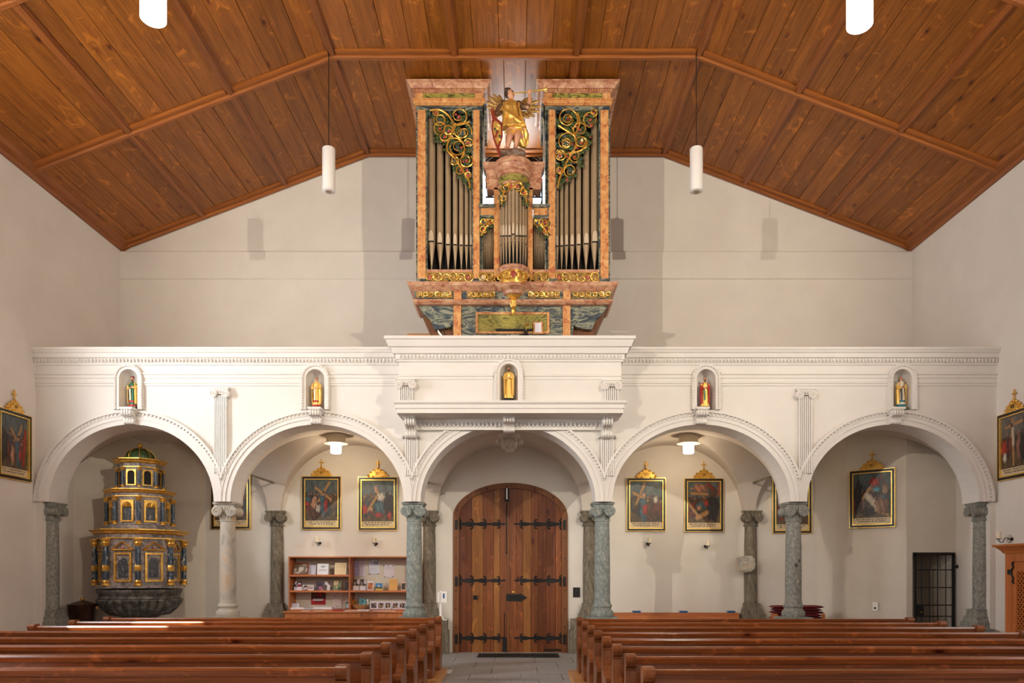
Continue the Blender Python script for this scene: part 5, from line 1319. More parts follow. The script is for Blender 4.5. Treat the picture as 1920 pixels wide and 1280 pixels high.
def tier(name, z0, z1, r, zc0, zc1, rc, panel, colr, niche):
    t = MB().prism(octo(r*.93), 'z', z0, zc0).build(name, 'greymarble', font, loc=None)
    octsweep(MB(), [(-.1, z0-.0), (.06, z0), (.06, z0+.03), (.035, z0+.05), (-.1, z0+.05)], r*.96).build('plinth', 'greymarble', t)
    dz = zc1-zc0; ex = rc-r
    octsweep(MB(), [(-.2, zc0), (.0, zc0), (.0, zc0+dz*.12), (-.2, zc0+dz*.12)], r*.99).build('gilt_fillet', 'gold', t)
    octsweep(MB(), [(-.2, zc0+dz*.12), (-.005, zc0+dz*.12), (.0, zc0+dz*.5), (-.2, zc0+dz*.5)], r*.99).build('entablature', 'greymarble', t)
    octsweep(MB(), [(-.2, zc0+dz*.5), (.01, zc0+dz*.5), (ex*.45, zc0+dz*.62), (ex*.5, zc0+dz*.72), (ex*.92, zc0+dz*.86), (ex, zc0+dz*.9), (ex, zc1), (-.2, zc1)], r).build('gilt_cornice', 'gold', t)
    h = zc0-z0-.05; zb = z0+.05
    for k in range(8):
        a = OA[k]; c_ = (r*1.0*cos(a), r*1.0*sin(a))
        col = MB().lathe([(colr, zb+h*.12), (colr*1.05, zb+h*.5), (colr*.9, zb+h*.84)], c_, 12).build('column', panel, t, True)
        g = MB(); g1 = MB(); g2 = MB(); g1.lathe([(colr*1.5, zb), (colr*1.5, zb+h*.03), (colr*1.1, zb+h*.05), (colr*1.35, zb+h*.08), (colr*1.0, zb+h*.12)], c_, 12)
        g.lathe([(colr*.95, zb+h*.83), (colr*1.5, zb+h*.90), (colr*1.3, zb+h*.93), (colr*1.8, zb+h*.98), (colr*1.8, zb+h)], c_, 12, fl=lambda a_, z: 1+.12*sin(6*a_))
        if colr > .04: g2.lathe([(colr*1.02, zb+h*.30), (colr*1.25, zb+h*.34), (colr*1.25, zb+h*.40), (colr*1.02, zb+h*.44)], c_, 12, fl=lambda a_, z: 1+.1*sin(5*a_))
        for gm, gn in ((g, 'gilt_capital'), (g1, 'gilt_base'), (g2, 'gilt_band')):
            if gm.v: gm.build(gn, 'gold', t, True)
        b_ = OA[(k+1) % 8] if k < 7 else OA[0]+2*pi
        mid = (OA[k]+radians(22.5)); ap = r*.93*cos(pi/8); fw = 2*r*.93*sin(pi/8)
        Mf = Matrix.Rotation(mid+pi/2, 4, 'Z') @ Matrix.Translation((0, -ap, 0))
        pw = fw*.58; ph = h*(.62 if niche != 'door' else .66); pz = zb+h*.08
        fr_ = MB()
        if niche == 'pediment':
            fr_.prism([(-pw/2, pz), (pw/2, pz), (pw/2, pz+ph), (-pw/2, pz+ph)], 'y', -.03, .0, Mf, holes=[[(-pw/2+.035, pz+.035), (pw/2-.035, pz+.035), (pw/2-.035, pz+ph-.035), (-pw/2+.035, pz+ph-.035)]])
            fr_.tube([(-pw*.6, -.03, pz+ph+.05), (pw*.6, -.03, pz+ph+.05)], .016, 5, M4=Mf); fr_.tube([(-pw*.6, -.03, pz+ph+.06), (0, -.03, pz+ph+.2), (pw*.6, -.03, pz+ph+.06)], .018, 5, M4=Mf)
            fr_.tube([(-pw*.42, -.02, pz+ph*.62), (-pw*.30, -.02, pz+ph*.62)], .014, 5, M4=Mf); fr_.tube([(pw*.42, -.02, pz+ph*.62), (pw*.30, -.02, pz+ph*.62)], .014, 5, M4=Mf)
            pp_ = MB().prism([(-pw*.27, pz+ph*.14), (pw*.27, pz+ph*.14), (pw*.27, pz+ph*.66)]+arc(0, pz+ph*.66, pw*.27, ph*.16, 8)[1:-1]+[(-pw*.27, pz+ph*.66)], 'y', -.012, .0, Mf)
            pp_.build('panel', 'panel', t)
            cb = MB(); cb.color(srgb(190, 130, 110)[:3]); cb.ball((0, -.02, pz+ph+.10), (.03, .02, .03), 6, 5, Mf); cb.build('cherub', 'vcol', t, True)
        elif niche == 'shell':
            ph = h*.80; arch_ = [(-pw*.36, pz+.03), (pw*.36, pz+.03), (pw*.36, pz+ph*.68)]+arc(0, pz+ph*.68, pw*.36, ph*.22, 8)[1:-1]+[(-pw*.36, pz+ph*.68)]
            fr_.prism([(-pw/2, pz), (pw/2, pz), (pw/2, pz+ph), (-pw/2, pz+ph)], 'y', -.03, .0, Mf, holes=[arch_])
            for q in range(7): aa = pi*(q+.5)/7; fr_.tube([(0, -.022, pz+ph*.68), (pw*.34*cos(aa), -.03, pz+ph*.68+ph*.20*sin(aa))], [.008, .022], 6, M4=Mf)
            MB().prism(arch_, 'y', -.006, .0, Mf).build('panel', 'panel', t)
        else:
            pw *= 1.1; ph = h*.8; arch_ = [(-pw*.36, pz+.02), (pw*.36, pz+.02), (pw*.36, pz+ph*.75)]+arc(0, pz+ph*.75, pw*.36, ph*.2, 8)[1:-1]+[(-pw*.36, pz+ph*.75)]
            fr_.prism([(-pw/2, pz), (pw/2, pz), (pw/2, pz+ph), (-pw/2, pz+ph)], 'y', -.025, .0, Mf, holes=[arch_])
            MB().prism(arch_, 'y', -.006, .0, Mf).build('opening', 'dark', t)
        fr_.build('gilt_frame', 'gold', t)
    return t
tier('lower_tier', fz(1101), None, .77, fz(1012), fz(995), .87, 'navy', .048, 'pediment')
tier('middle_tier', fz(990), None, .575, fz(935), fz(921), .645, 'navy', .036, 'shell')
tier('upper_tier', fz(921), None, .40, fz(880), fz(864), .485, 'navy', .026, 'door')
MB().prism(octo(.64), 'z', fz(995), fz(989)).prism(octo(.46), 'z', fz(922), fz(919)).build('tier_step', 'greymarble', font)
dm = MB().lathe([(.27, fz(865)), (.275, fz(862)), (.275, fz(860))]+[(.262*cos(a), fz(860)+.20*sin(a)) for a in [pi/2*i/9 for i in range(9)]]+[(.02, fz(840.5))], n=32).build('dome', 'dome', font, True)
g = MB()
for k in range(8):
    a = OA[k]; g.tube([(.268*cos(t)*cos(a), .268*cos(t)*sin(a), fz(860)+.205*sin(t)) for t in [pi/2*i/8 for i in range(9)]], .010, 5)
g.lathe([(.28, fz(866)), (.285, fz(864)), (.28, fz(862))], n=32); g.build('dome_rib', 'gold', dm, True)
MB().lathe([(.02, fz(841)), (.03, fz(839)), (.015, fz(838))], n=12).ball((0, 0, fz(835)), .045, 14, 10).build('finial', 'gold', font, True)

# copper boiler at the left wall
bo = thing('copper_boiler', 'dark copper lidded boiler with brass knob left of the font', 'boiler', (X(136, 13.62)-.0, 13.62+.31, 0))
MB().box(-.2, .2, -.2, .2, 0, .62).build('stand', 'stone_dark', bo)
MB().lathe([(.19, .62), (.20, .63), (.245, 1.13), (.25, 1.135)], n=32).build('body', 'copper', bo, True)
MB().lathe([(.262, 1.13), (.265, 1.145), (.06, 1.215), (.03, 1.222)], n=32).build('lid', 'copper', bo, True)
MB().ball((0, 0, 1.25), .034, 12, 8).build('knob', 'brass', bo, True)
for sx in (-1, 1): MB().ball((sx*.265, 0, 1.085), .024, 8, 6).tube([(sx*.235, 0, 1.1), (sx*.27, 0, 1.1), (sx*.275, 0, 1.06)], .012, 6).build('handle', 'brass', bo, True)

# ================================================================== IRON GATE, CONFESSIONAL
gt = thing('iron_gate', 'black wrought iron grille gate closing the dark recess at right', 'gate', ((gx0+gx1)/2, 14.48, 0))
xa, xb = X(1714, 14.48), X(1789, 14.48); zt_ = Z(1037, 14.48)
MB().box(xa, xa+.035, 14.45, 14.485, .02, zt_).box(xb-.045, xb, 14.45, 14.485, .02, zt_).box(xa, xb, 14.45, 14.485, zt_-.04, zt_).box(xa, xb, 14.45, 14.485, .02, .06).build('frame', 'iron', gt, w=True)
for k in range(1, 5):
    x = xa+(xb-xa)*(k*.2-.02); MB().tube([(x, 14.468, .04), (x, 14.468, zt_-.02)], .010, 6).build('bar', 'iron', gt, w=True)
for py in (1068, 1101, 1134, 1155, 1185): MB().tube([(xa+.02, 14.466, Z(py, 14.48)), (xb-.02, 14.466, Z(py, 14.48))], .011, 6).build('cross_bar', 'iron', gt, w=True)
MB().box(xa+.03, xa+.17, 14.45, 14.48, Z(1155, 14.48), Z(1134, 14.48)).build('lock_box', 'iron', gt, w=True)
MB().ball((xa+.12, 14.44, Z(1147, 14.48)), .016, 8, 6).build('key_knob', 'brass', gt, True, w=True)
MB().tube([(xb+.0, 14.46, Z(1062, 14.48)), (xb+.06, 14.455, Z(1062, 14.48))], .02, 8).ball((xb+.05, 14.45, Z(1062, 14.48)), .035, 8, 6).build('latch', 'iron', gt, True, w=True)

cf = thing('confessional', 'carved wooden confessional with lattice door at the right frame edge', 'confessional', (8.23, 11.2, 0))
cx_ = 7.95; y0c, y1c = 10.2, 12.17
MB().box(cx_+.03, XR-.002, y0c, y1c, 0, 2.19).build('carcass', 'conf', cf, w=True)
MB().sweep([(0, 2.06), (.02, 2.06), (.05, 2.10), (.12, 2.16), (.14, 2.17), (.14, 2.2), (-.2, 2.2), (-.2, 2.06)], [(XR-.01, y1c), (cx_, y1c), (cx_, y0c), (XR-.01, y0c)][::-1] if False else [(XR-.01, y1c), (cx_, y1c), (cx_, y0c)]).build('cornice', 'conf', cf, w=True) if False else None
mb = MB(); mb.sweep([(0, 2.05), (.02, 2.05), (.04, 2.09), (.10, 2.155), (.13, 2.16), (.13, 2.195), (-.2, 2.195), (-.2, 2.05)], [(cx_+.2, y1c), (cx_, y1c), (cx_, y0c)][::-1]); 
# outward must be -X (right of travel going +Y is +X), so travel -Y
mb = MB(); mb.sweep([(0, 2.05), (.02, 2.05), (.04, 2.09), (.10, 2.155), (.13, 2.16), (.13, 2.195), (-.15, 2.195), (-.15, 2.05)][::-1], [(XR-.02, y1c), (cx_, y1c), (cx_, y0c)]) if False else MB()
prof = [(0, 2.05), (.02, 2.05), (.04, 2.09), (.10, 2.155), (.13, 2.16), (.13, 2.195), (-.15, 2.195), (-.15, 2.05)]
vs = []
for o_, z in prof: vs.append((cx_-o_, y0c, z))
for o_, z in prof: vs.append((cx_-o_, y1c+max(o_, 0), z))
for o_, z in prof: vs.append((XR-.002, y1c+max(o_, 0), z))
n_ = len(prof); mb.add(vs, [(j, (j+1) % n_, n_+(j+1) % n_, n_+j) for j in range(n_)]+[(n_+j, n_+(j+1) % n_, 2*n_+(j+1) % n_, 2*n_+j) for j in range(n_)])
mb.build('cornice', 'conf', cf, w=True)
MB().box(cx_, cx_+.04, y1c-.16, y1c, 0, 2.06).build('corner_post', 'conf', cf, w=True)
MB().box(cx_, cx_+.04, y0c, y1c-.16, 1.92, 2.06).build('top_rail', 'conf', cf, w=True)
d = MB().box(cx_-.0, cx_+.03, y1c-.28, y1c-.17, .04, 1.90).box(cx_, cx_+.03, y0c+.2, y1c-.28, 1.76, 1.90).box(cx_, cx_+.03, y0c+.2, y1c-.28, .62, .78).box(cx_, cx_+.03, y0c+.2, y1c-.28, .04, .18).build('door', 'conf', cf, w=True)
MB().box(cx_+.015, cx_+.028, y0c+.2, y1c-.28, .78, 1.76).build('lattice_backing', 'dark', d, w=True)
lt = MB(); st_ = .075
for k in range(-22, 24):
    a = y1c-.28+k*st_
    for sg in (1, -1):
        p = [(a, .78), (a+sg*.98, 1.76)]
        # clip to the opening
        lo, hi = y0c+.2, y1c-.28; q = []
        t0, t1 = 0., 1.; dy = p[1][0]-p[0][0]
        for lim, sgn2 in ((lo, 1), (hi, -1)):
            f0 = sgn2*(p[0][0]-lim); f1 = sgn2*(p[1][0]-lim)
            if f0 < 0 and f1 < 0: t1 = -1
            elif f0 < 0: t0 = max(t0, f0/(f0-f1))
            elif f1 < 0: t1 = min(t1, f0/(f0-f1))
        if t1-t0 > .03: lt.tube([(cx_+.004+.004*sg, p[0][0]+dy*t0, .78+.98*t0), (cx_+.004+.004*sg, p[0][0]+dy*t1, .78+.98*t1)], .013, 4)
lt.build('lattice', 'conf', d, kind='stuff', w=True)
MB().box(cx_+.005, cx_+.02, y0c+.25, y1c-.33, .24, .56).build('lower_panel', 'conf', d, w=True)
hz = Z(1072, 12.1); yc_ = y1c-.17
MB().tube([(cx_-.012, yc_-.06, hz+.16), (cx_-.012, yc_-.02, hz+.13), (cx_-.012, yc_-.05, hz+.08), (cx_-.012, yc_-.0, hz+.02), (cx_-.012, yc_-.0, hz-.04), (cx_-.012, yc_-.05, hz-.1), (cx_-.012, yc_-.02, hz-.15), (cx_-.012, yc_-.06, hz-.18)], [.012, .018, .014, .018, .018, .014, .018, .012], 6).box(cx_-.018, cx_-.002, yc_, yc_+.09, hz-.04, hz+.04).build('hinge', 'iron', d, True, w=True)

# ================================================================== PEWS
def pew_profile():
    h = [(-.045, .895), (.05, .89)]+[(.065, .86), (.062, .70), (.07, .55), (.085, .42), (.075, .28), (.085, .12), (.09, 0)]
    f = [(-.36, 0), (-.355, .06), (-.31, .14), (-.285, .22), (-.30, .30), (-.335, .355), (-.365, .40), (-.35, .445), (-.30, .455), (-.24, .44), (-.17, .455), (-.115, .50), (-.085, .56), (-.075, .64), (-.065, .72), (-.05, .765), (-.075, .785), (-.095, .82), (-.095, .86), (-.075, .885)]
    return h+f
def pew(x0, x1, y, label, first=None):
    """pew facing the camera (towards -Y); top of backrest at depth y"""
    t = thing('pew', label, 'pew', (0, y, .1), 0, 'wooden pews')
    pr = pew_profile()
    for a, b_ in ((x0, x0+.095), (x1-.095, x1)):
        mb = MB().prism(pr, 'x', a+.004, b_-.004); mb.prism([(p[0]*.94-.002, .01+p[1]*.985) for p in pr], 'x', a, b_)
        mb.box(a-.004, b_+.004, -.085, -.06, .512, .53)
        mb.box(a-.003, b_+.003, -.078, -.05, .752, .764)
        mb.lathe([(.001, -.0035), (.038, -.0035), (.045, 0), (.045, b_-a), (.038, b_-a+.0035), (.001, b_-a+.0035)], n=14, M4=TR((a, -.055, .845), 0, pi/2, 0))
        mb.build('end_panel', 'pew_end', t)
    xa, xb = x0+.09, x1-.09
    MB().prism([(-.045, .80), (-.05, .845), (-.035, .865), (.03, .865), (.045, .85), (.045, .80)], 'x', xa, xb).build('top_rail', 'pew', t)
    MB().prism([(-.02, .80), (.015, .80), (-.005, .62), (-.04, .62)], 'x', xa, xb).build('upper_board', 'pew', t)
    MB().prism([(-.045, .612), (-.01, .612), (-.03, .44), (-.065, .44)], 'x', xa, xb).build('lower_board', 'pew', t)
    MB().prism([(-.40, .40), (-.40, .44), (-.38, .45), (-.06, .44), (-.06, .40)], 'x', xa, xb).build('seat', 'pew', t)
    MB().prism([(.05, .70), (.05, .725), (.22, .70), (.22, .675)], 'x', xa, xb).build('book_shelf', 'pew', t)
    MB().prism([(.30, .10), (.30, .15), (.46, .17), (.46, .13)], 'x', xa, xb).build('kneeler', 'pew', t)
    return t
ordn = ['nearest', 'second', 'third', 'fourth', 'fifth', 'sixth', 'seventh', 'eighth and farthest']
for i in range(8):
    yl = 6.13+.955*i; 
    pew(-7.20+.02*i, -1.385+.012*i, yl, f'{ordn[i]} wooden pew from the camera in the left block')
    yr = 6.0+.932*i
    pew(1.0+.0*i, 6.62, yr, f'{ordn[i]} wooden pew from the camera in the right block')
for x0, x1, y1, lab in ((-7.3, -1.21, 12.86, 'low pale wooden floor platform under the left pews'), (.86, 6.75, 12.62, 'low pale wooden floor platform under the right pews')):
    t = thing('pew_platform', lab, 'platform', ((x0+x1)/2, 9, 0))
    n = 24
    for k in range(n):
        a = 5.2+(y1-5.2)*k/n; b_ = 5.2+(y1-5.2)*(k+1)/n
        MB().box(x0, x1, a+.003, b_-.003, .0, .098).build('board', 'platform', t, w=True)

# ================================================================== BOOKSHELF AND PRINTS
SD = 15.72                                   # depth of shelf front
bs = thing('book_shelf', 'reddish wooden pamphlet shelf with five compartments on the back wall', 'shelf', (X(660, SD), SD, 0))
sx = lambda px: X(px, SD); sz = lambda py: Z(py, SD)
L_, M_, R_ = sx(541), sx(655), sx(778)
for a in (L_, M_-.012, R_-.025): MB().box(a, a+.025, SD, DB-.03, sz(1142), sz(1045)).build('upright', 'shelf_v', bs, w=True)
MB().box(L_, R_, SD-.01, DB-.03, sz(1045), sz(1042.6)).build('top_board', 'shelf', bs, w=True)
ZS = {'t': sz(1078), 'm': sz(1107.5), 'b': sz(1142)}
for a, b_, z in ((L_+.025, M_-.012, ZS['t']), (L_+.025, M_-.012, ZS['m']), (M_+.013, R_-.025, ZS['m']), (L_+.025, R_-.025, ZS['b'])):
    MB().box(a, b_, SD, DB-.05, z-.024, z).build('shelf_board', 'shelf', bs, w=True)
    MB().box(a, b_, SD-.006, SD+.012, z-.028, z+.012).build('shelf_lip', 'shelf', bs, w=True) if z != ZS['b'] else None
MB().box(L_, R_, DB-.05, DB-.03, sz(1142), sz(1045)).build('back_panel', 'grey_board', bs, w=True)
ct = thing('side_table', 'long wooden table with leaflets laid out below the pamphlet shelf', 'table', (X(660, SD), 15.6, 0))
tx0, tx1, tz = X(531, 15.45), R_+.02, Z(1145.5, 15.45)
MB().box(tx0, tx1, 15.40, SD+.22, tz-.03, tz).build('table_top', 'shelf', ct, w=True)
for k in range(5): MB().box(tx0+.03+(tx1-tx0-.06)*k/5+.004, tx0+.03+(tx1-tx0-.06)*(k+1)/5-.004, 15.44, 15.465, .1, tz-.03).build('front_panel', 'shelf_v', ct, w=True)
for a in (tx0+.02, tx1-.08): MB().box(a, a+.06, 15.47, SD+.2, 0, tz-.03).build('leg', 'shelf_v', ct, w=True)
def img(kind, c1=(200,200,200), c2=(60,60,60), c3=(240,240,240), seed=1):
    rn = random.Random(seed); k1, k2, k3 = C3(*c1), C3(*c2), C3(*c3); bl = [(rn.random(), rn.random(), rn.uniform(.08, .22), rn.choice((k1, k2, k3))) for _ in range(14)]
    def fn(u, v):
        if kind == 'photo':
            c = k1
            for x, z, r, cc in bl:
                if (u-x)**2+(v-z)**2 < r*r: c = cc
            return c
        if kind == 'framed':                   # picture with pale margin
            if .14 < u < .86 and .12 < v < .82:
                c = k2
                for x, z, r, cc in bl:
                    if (u-x)**2+(v-z)**2 < r*r*.6: c = cc if cc != k3 else k1
                return c
            return k3
        if kind == 'halfphoto':
            if v > .42:
                c = k2
                for x, z, r, cc in bl:
                    if (u-x)**2+(v-z)**2 < r*r: c = cc
                return c
            return k3
        if kind == 'text':
            if .1 < u < .9 and .07 < v < .93 and int(v*26) % 2 == 0 and (u*7+int(v*26)*.37) % 1 > .12: return tuple(.55*a+.45*b for a, b in zip(k3, k2))
            return k3
        if kind == 'title':
            if .62 < v < .86 and (u-.5)**2/.05+(v-.74)**2/.012 < 1 and sin(u*40)*cos(v*50) > -.3: return k2
            if .40 < v < .46 and .15 < u < .85: return k1
            return k3
        if kind == 'land':
            if v > .5: return C3(70, 130, 190) if v > .66 or abs(u-.45) > .5*(v-.4) else C3(236, 236, 240)
            return C3(70, 76, 50) if v > .26 else C3(206, 180, 84)
        return k1
    return fn
def card(px0, px1, pyb, h, kind, label, name='leaflet', y=None, lean=.22, cat='leaflet', group='leaflets and books on the shelf', th=.012, zb=None, **kw):
    y = y or SD+.14; w_ = (px1-px0)*y/F; zb = zb if zb is not None else Z(pyb, y)
    t = thing(name, label, cat, (X((px0+px1)/2, y), y, zb), 0, group)
    R = Matrix.Rotation(-lean, 4, 'X')
    MB().box(-w_/2, w_/2, 0.001, th, 0, h, R).build('pages' if th > .01 else 'sheet', 'paper', t)
    mb = MB(); sheet_grid(mb, w_, h, 14, 20, img(kind, **kw), -.001); mb.v = [tuple(R @ Vector(v)) for v in mb.v]; mb.build('cover', 'print', t)
    return t
zt, zm, zb = ZS['t']+.0, ZS['m']+.0, ZS['b']+.0
card(547, 578, 0, .29, 'framed', 'large brown book with a pale picture, top left shelf', 'book', lean=.35, cat='book', th=.03, zb=zt, c1=(200,190,176), c2=(120,104,90), c3=(122,62,22), seed=2)
card(578, 592, 0, .22, 'text', 'grey folded leaflet behind the brown book, top shelf', y=SD+.22, zb=zt, c2=(150,150,170), c3=(214,212,224))
card(594, 615, 0, .25, 'title', 'white booklet with dark blue emblem, centre of top left shelf', 'book', cat='book', zb=zt, th=.02, c1=(120,130,150), c2=(30,44,90), c3=(236,238,242))
card(627, 649, 0, .27, 'text', 'cream booklet at the right of the top left shelf', 'book', cat='book', zb=zt, th=.02, c2=(200,170,120), c3=(238,214,170))
card(551, 566, 0, .20, 'halfphoto', 'dark red and white booklet, left on the middle left shelf', zb=zm, c1=(150,30,50), c2=(40,26,36), c3=(226,214,224), seed=5)
card(567, 588, 0, .115, 'photo', 'low white booklet with small photos, middle left shelf', zb=zm, c1=(232,228,234), c2=(60,40,60), c3=(170,130,120), seed=6)
card(592, 606.5, 0, .21, 'photo', 'purple-black booklet, centre of the middle left shelf', 'book', cat='book', zb=zm, c1=(74,56,72), c2=(34,32,38), c3=(166,96,116), seed=7)
card(608, 623, 0, .20, 'photo', 'brown booklet with blue dot and white horse, middle left shelf', zb=zm, c1=(96,70,60), c2=(50,36,44), c3=(214,206,206), seed=8)
card(624.5, 639, 0, .22, 'photo', 'green and orange booklet, right half of middle left shelf', zb=zm, c1=(120,128,84), c2=(60,72,50), c3=(216,180,146), seed=9)
card(647, 653, 0, .19, 'photo', 'narrow dark booklet against the shelf divider, middle left shelf', zb=zm, c1=(44,40,42), c2=(26,24,26), c3=(96,80,70), seed=10)
po = card(583.5, 610.5, 0, .29, 'halfphoto', 'red poster with brown photo pinned in the lower left compartment', 'poster', y=DB-.07, lean=0, cat='poster', th=.004, zb=Z(1133, DB-.07), c1=(120,40,40), c2=(74,44,36), c3=(186,26,38), seed=11)
mb = MB()
for x0, x1, z in ((-.12, .11, .108), (-.12, .10, .082)): mb.box(x0, x1, -.004, -.001, z, z+.018)
mb.build('text_line', 'paper', po); MB().box(-.09, .11, -.004, -.001, .05, .068).build('text_line', 'black', po)
card(623, 641, 0, .33, 'text', 'pale typed notice pinned in the lower left compartment', 'notice', y=DB-.07, lean=0, cat='notice', th=.004, zb=Z(1138, DB-.07), c2=(150,130,140), c3=(226,212,206))
card(543, 560, 0, .12, 'text', 'white stand-up folder at the far left of the bottom shelf', 'folder', zb=zb, c2=(160,170,200), c3=(232,234,248))
card(648, 655, 0, .15, 'framed', 'small black-topped card left of the divider, bottom shelf', zb=zb, c1=(70,72,76), c2=(170,178,190), c3=(40,42,46))
for k, (a, b_, hh, lab, c_) in enumerate(((542.5, 572, .038, 'white leaflet pile at left on bottom shelf', (240,238,240)), (572, 588, .025, 'pale blue leaflet pile on bottom shelf', (206,214,232)), (588, 624, .045, 'white leaflet pile with red and blue print below the red poster', (236,236,244)))):
    t = thing('leaflet_pile', lab, 'leaflets', (X((a+b_)/2, SD+.1), SD+.12, zb), 0, 'leaflet piles on the bottom shelf'); w_ = (b_-a)*SD/F
    for q in range(3): MB().box(-w_/2+.004*q, w_/2-.003*q, -.09, .1, hh*q/3, hh*(q+1)/3-.002).build('leaflet_layer', plain('pile%d' % k, srgb(*c_), .8), t)
# right half
card(662, 673, 0, .335, 'text', 'tall notice with orange picture, first on the upper right board', 'notice', y=DB-.07, lean=0, cat='notice', th=.003, zb=Z(1080, DB-.07), c2=(120,110,170), c3=(216,206,238))
card(674, 685, 0, .33, 'text', 'tall notice with orange blocks, second on the upper right board', 'notice', y=DB-.07, lean=0, cat='notice', th=.003, zb=Z(1080, DB-.07), c2=(180,120,90), c3=(222,212,232))
n50 = card(692, 711, 0, .31, 'text', 'pinned notice with floor plan and navy 50 on the upper right board', 'notice', y=DB-.07, lean=0, cat='notice', th=.003, zb=Z(1076, DB-.07), c2=(150,160,190), c3=(226,226,238))
vs, fs = text_mb('50', .10); MB().add([(v[0]+.045, v[1]-.006, v[2]+.24) for v in vs], fs).build('numeral', plain('navy_ink', srgb(26, 46, 92)), n50)
card(720, 739, 0, .27, 'text', 'pale lilac typed notice at the right of the upper right board', 'notice', y=DB-.07, lean=0, cat='notice', th=.003, zb=Z(1082, DB-.07), c2=(180,160,180), c3=(230,220,228))
pn_ = MB()
for px, py in ((666, 1049), (683, 1049.5), (694, 1050), (709, 1050), (693, 1076), (709, 1075), (720, 1060.5), (728, 1060), (737, 1061), (721, 1081), (736, 1080), (666, 1076), (630, 1110), (632, 1136)):
    pn_.ball((X(px, DB-.08), DB-.078, Z(py, DB-.08)), (.011, .009, .011), 6, 4)
pn_.build('drawing_pins', 'black', bs, True, kind='stuff', w=True)
card(661.5, 673, 0, .25, 'halfphoto', 'tall card with black ornament, first on the middle right shelf', zb=zm, c1=(200,180,150), c2=(70,52,40), c3=(222,212,218), seed=21)
card(674.5, 686, 0, .25, 'halfphoto', 'tall card with black ornament, second on the middle right shelf', zb=zm, c1=(200,180,150), c2=(70,52,40), c3=(222,212,218), seed=21)
card(688, 700, 0, .21, 'framed', 'white card with a standing orange figure, middle right shelf', zb=zm, c1=(200,120,60), c2=(150,90,60), c3=(234,228,236), seed=22)
card(704, 717, 0, .165, 'land', 'small landscape card with blue sky, middle right shelf', zb=zm)
card(729, 745, 0, .255, 'text', 'ochre envelope leaning on the middle right shelf', 'envelope', cat='envelope', zb=zm, c2=(214,160,90), c3=(222,170,98))
card(752, 761, 0, .20, 'framed', 'pink-edged card beside the column, middle right shelf', zb=zm, c1=(90,70,60), c2=(40,36,36), c3=(222,190,176), seed=24)
for k, (a, b_, lab) in enumerate(((694, 706, 'white slip lying at the front of the middle right shelf'), (722, 732, 'small pale slip lying below the ochre envelope'), (739, 749, 'pale blue slip lying right of the ochre envelope'))):
    o = MB().box(-.06, .06, -.05, .03, 0, .012).build('paper_slip', 'paper', None, loc=(X((a+b_)/2, SD+.07), SD+.08, zm)); tag(o, lab, 'paper', 'slips on the shelf')
for k, (a, b_) in enumerate(((693.5, 707), (707.5, 720), (721, 733), (734.5, 747), (748, 760))):
    names = ['first', 'second', 'third', 'fourth', 'fifth']
    card(a, b_, 0, .16, 'framed', f'white picture card on the bottom right shelf, {names[k]} right of the basket', 'picture_card', cat='card', group='picture cards on the bottom right shelf', zb=zb, c1=(190,150,120), c2=(64,56,60), c3=(228,222,240), seed=30+k)
bk = thing('wicker_basket', 'oval wicker basket full of cards on the bottom right shelf', 'basket', (X(674, SD+.15), SD+.2, zb))
MB().lathe([(.11, 0), (.14, .02), (.20, .085), (.205, .09), (.19, .088), (.135, .03)], n=28, sy=.6).build('bowl', 'basket', bk, True)
g = MB()
for j in range(5): r = .135+.066*j/4; g.tube([(r*cos(a), .6*r*sin(a), .02+.067*j/4) for a in [2*pi*i/24 for i in range(24)]], .007, 4, closed=True)
g.build('woven_rim', 'basket', bk, True)
for k, (x, hh, lab, kw) in enumerate(((-.10, .17, 'red and green card standing in the wicker basket', dict(c1=(206,70,34), c2=(60,130,60), c3=(236,150,40))), (.04, .19, 'teal landscape card standing in the wicker basket', dict(c1=(110,170,180), c2=(50,60,56), c3=(206,216,214))), (.13, .18, 'narrow white card at the right in the wicker basket', dict(c1=(224,220,210), c2=(60,50,44), c3=(236,230,220))))):
    t = thing('basket_card', lab, 'card', (bk.location.x+x, bk.location.y+.03*k-.02, zb+.03), 0, 'cards in the basket'); R = Matrix.Rotation(-.25, 4, 'X') @ Matrix.Rotation((-.25, .05, .1)[k], 4, 'Y'); w_ = (.13, .15, .07)[k]
    mb = MB().box(-w_/2, w_/2, .001, .006, 0, hh, R); mb.build('sheet', 'paper', t); mb = MB(); sheet_grid(mb, w_, hh, 8, 10, img('photo', seed=40+k, **kw)); mb.v = [tuple(R @ Vector(v)) for v in mb.v]; mb.build('cover', 'print', t)
for k, (a, b_, lab, c_) in enumerate(((566, 581, 'white leaflet lying flat at the left of the table', (236,232,230)), (588, 610, 'beige leaflet lying flat on the table', (214,200,186)), (624, 645, 'dark red booklet lying flat on the table', (160,60,58)), (644, 672, 'grey white leaflet fan lying on the table', (220,220,226)), (672, 693, 'thick white leaflet stack on the table', (238,240,246)), (698, 722, 'lilac leaflet lying flat on the table', (222,214,230)), (722, 742, 'pale leaflet at the right end of the table', (226,216,208)))):
    o = MB().box(-(b_-a)*.0055, (b_-a)*.0055, -.1, .08, 0, .03 if k in (2, 4) else .008).build('flat_leaflet', plain('flat%d' % k, srgb(*c_), .8), None, loc=(X((a+b_)/2, 15.52), 15.55, tz)); tag(o, lab, 'leaflet', 'leaflets on the table')

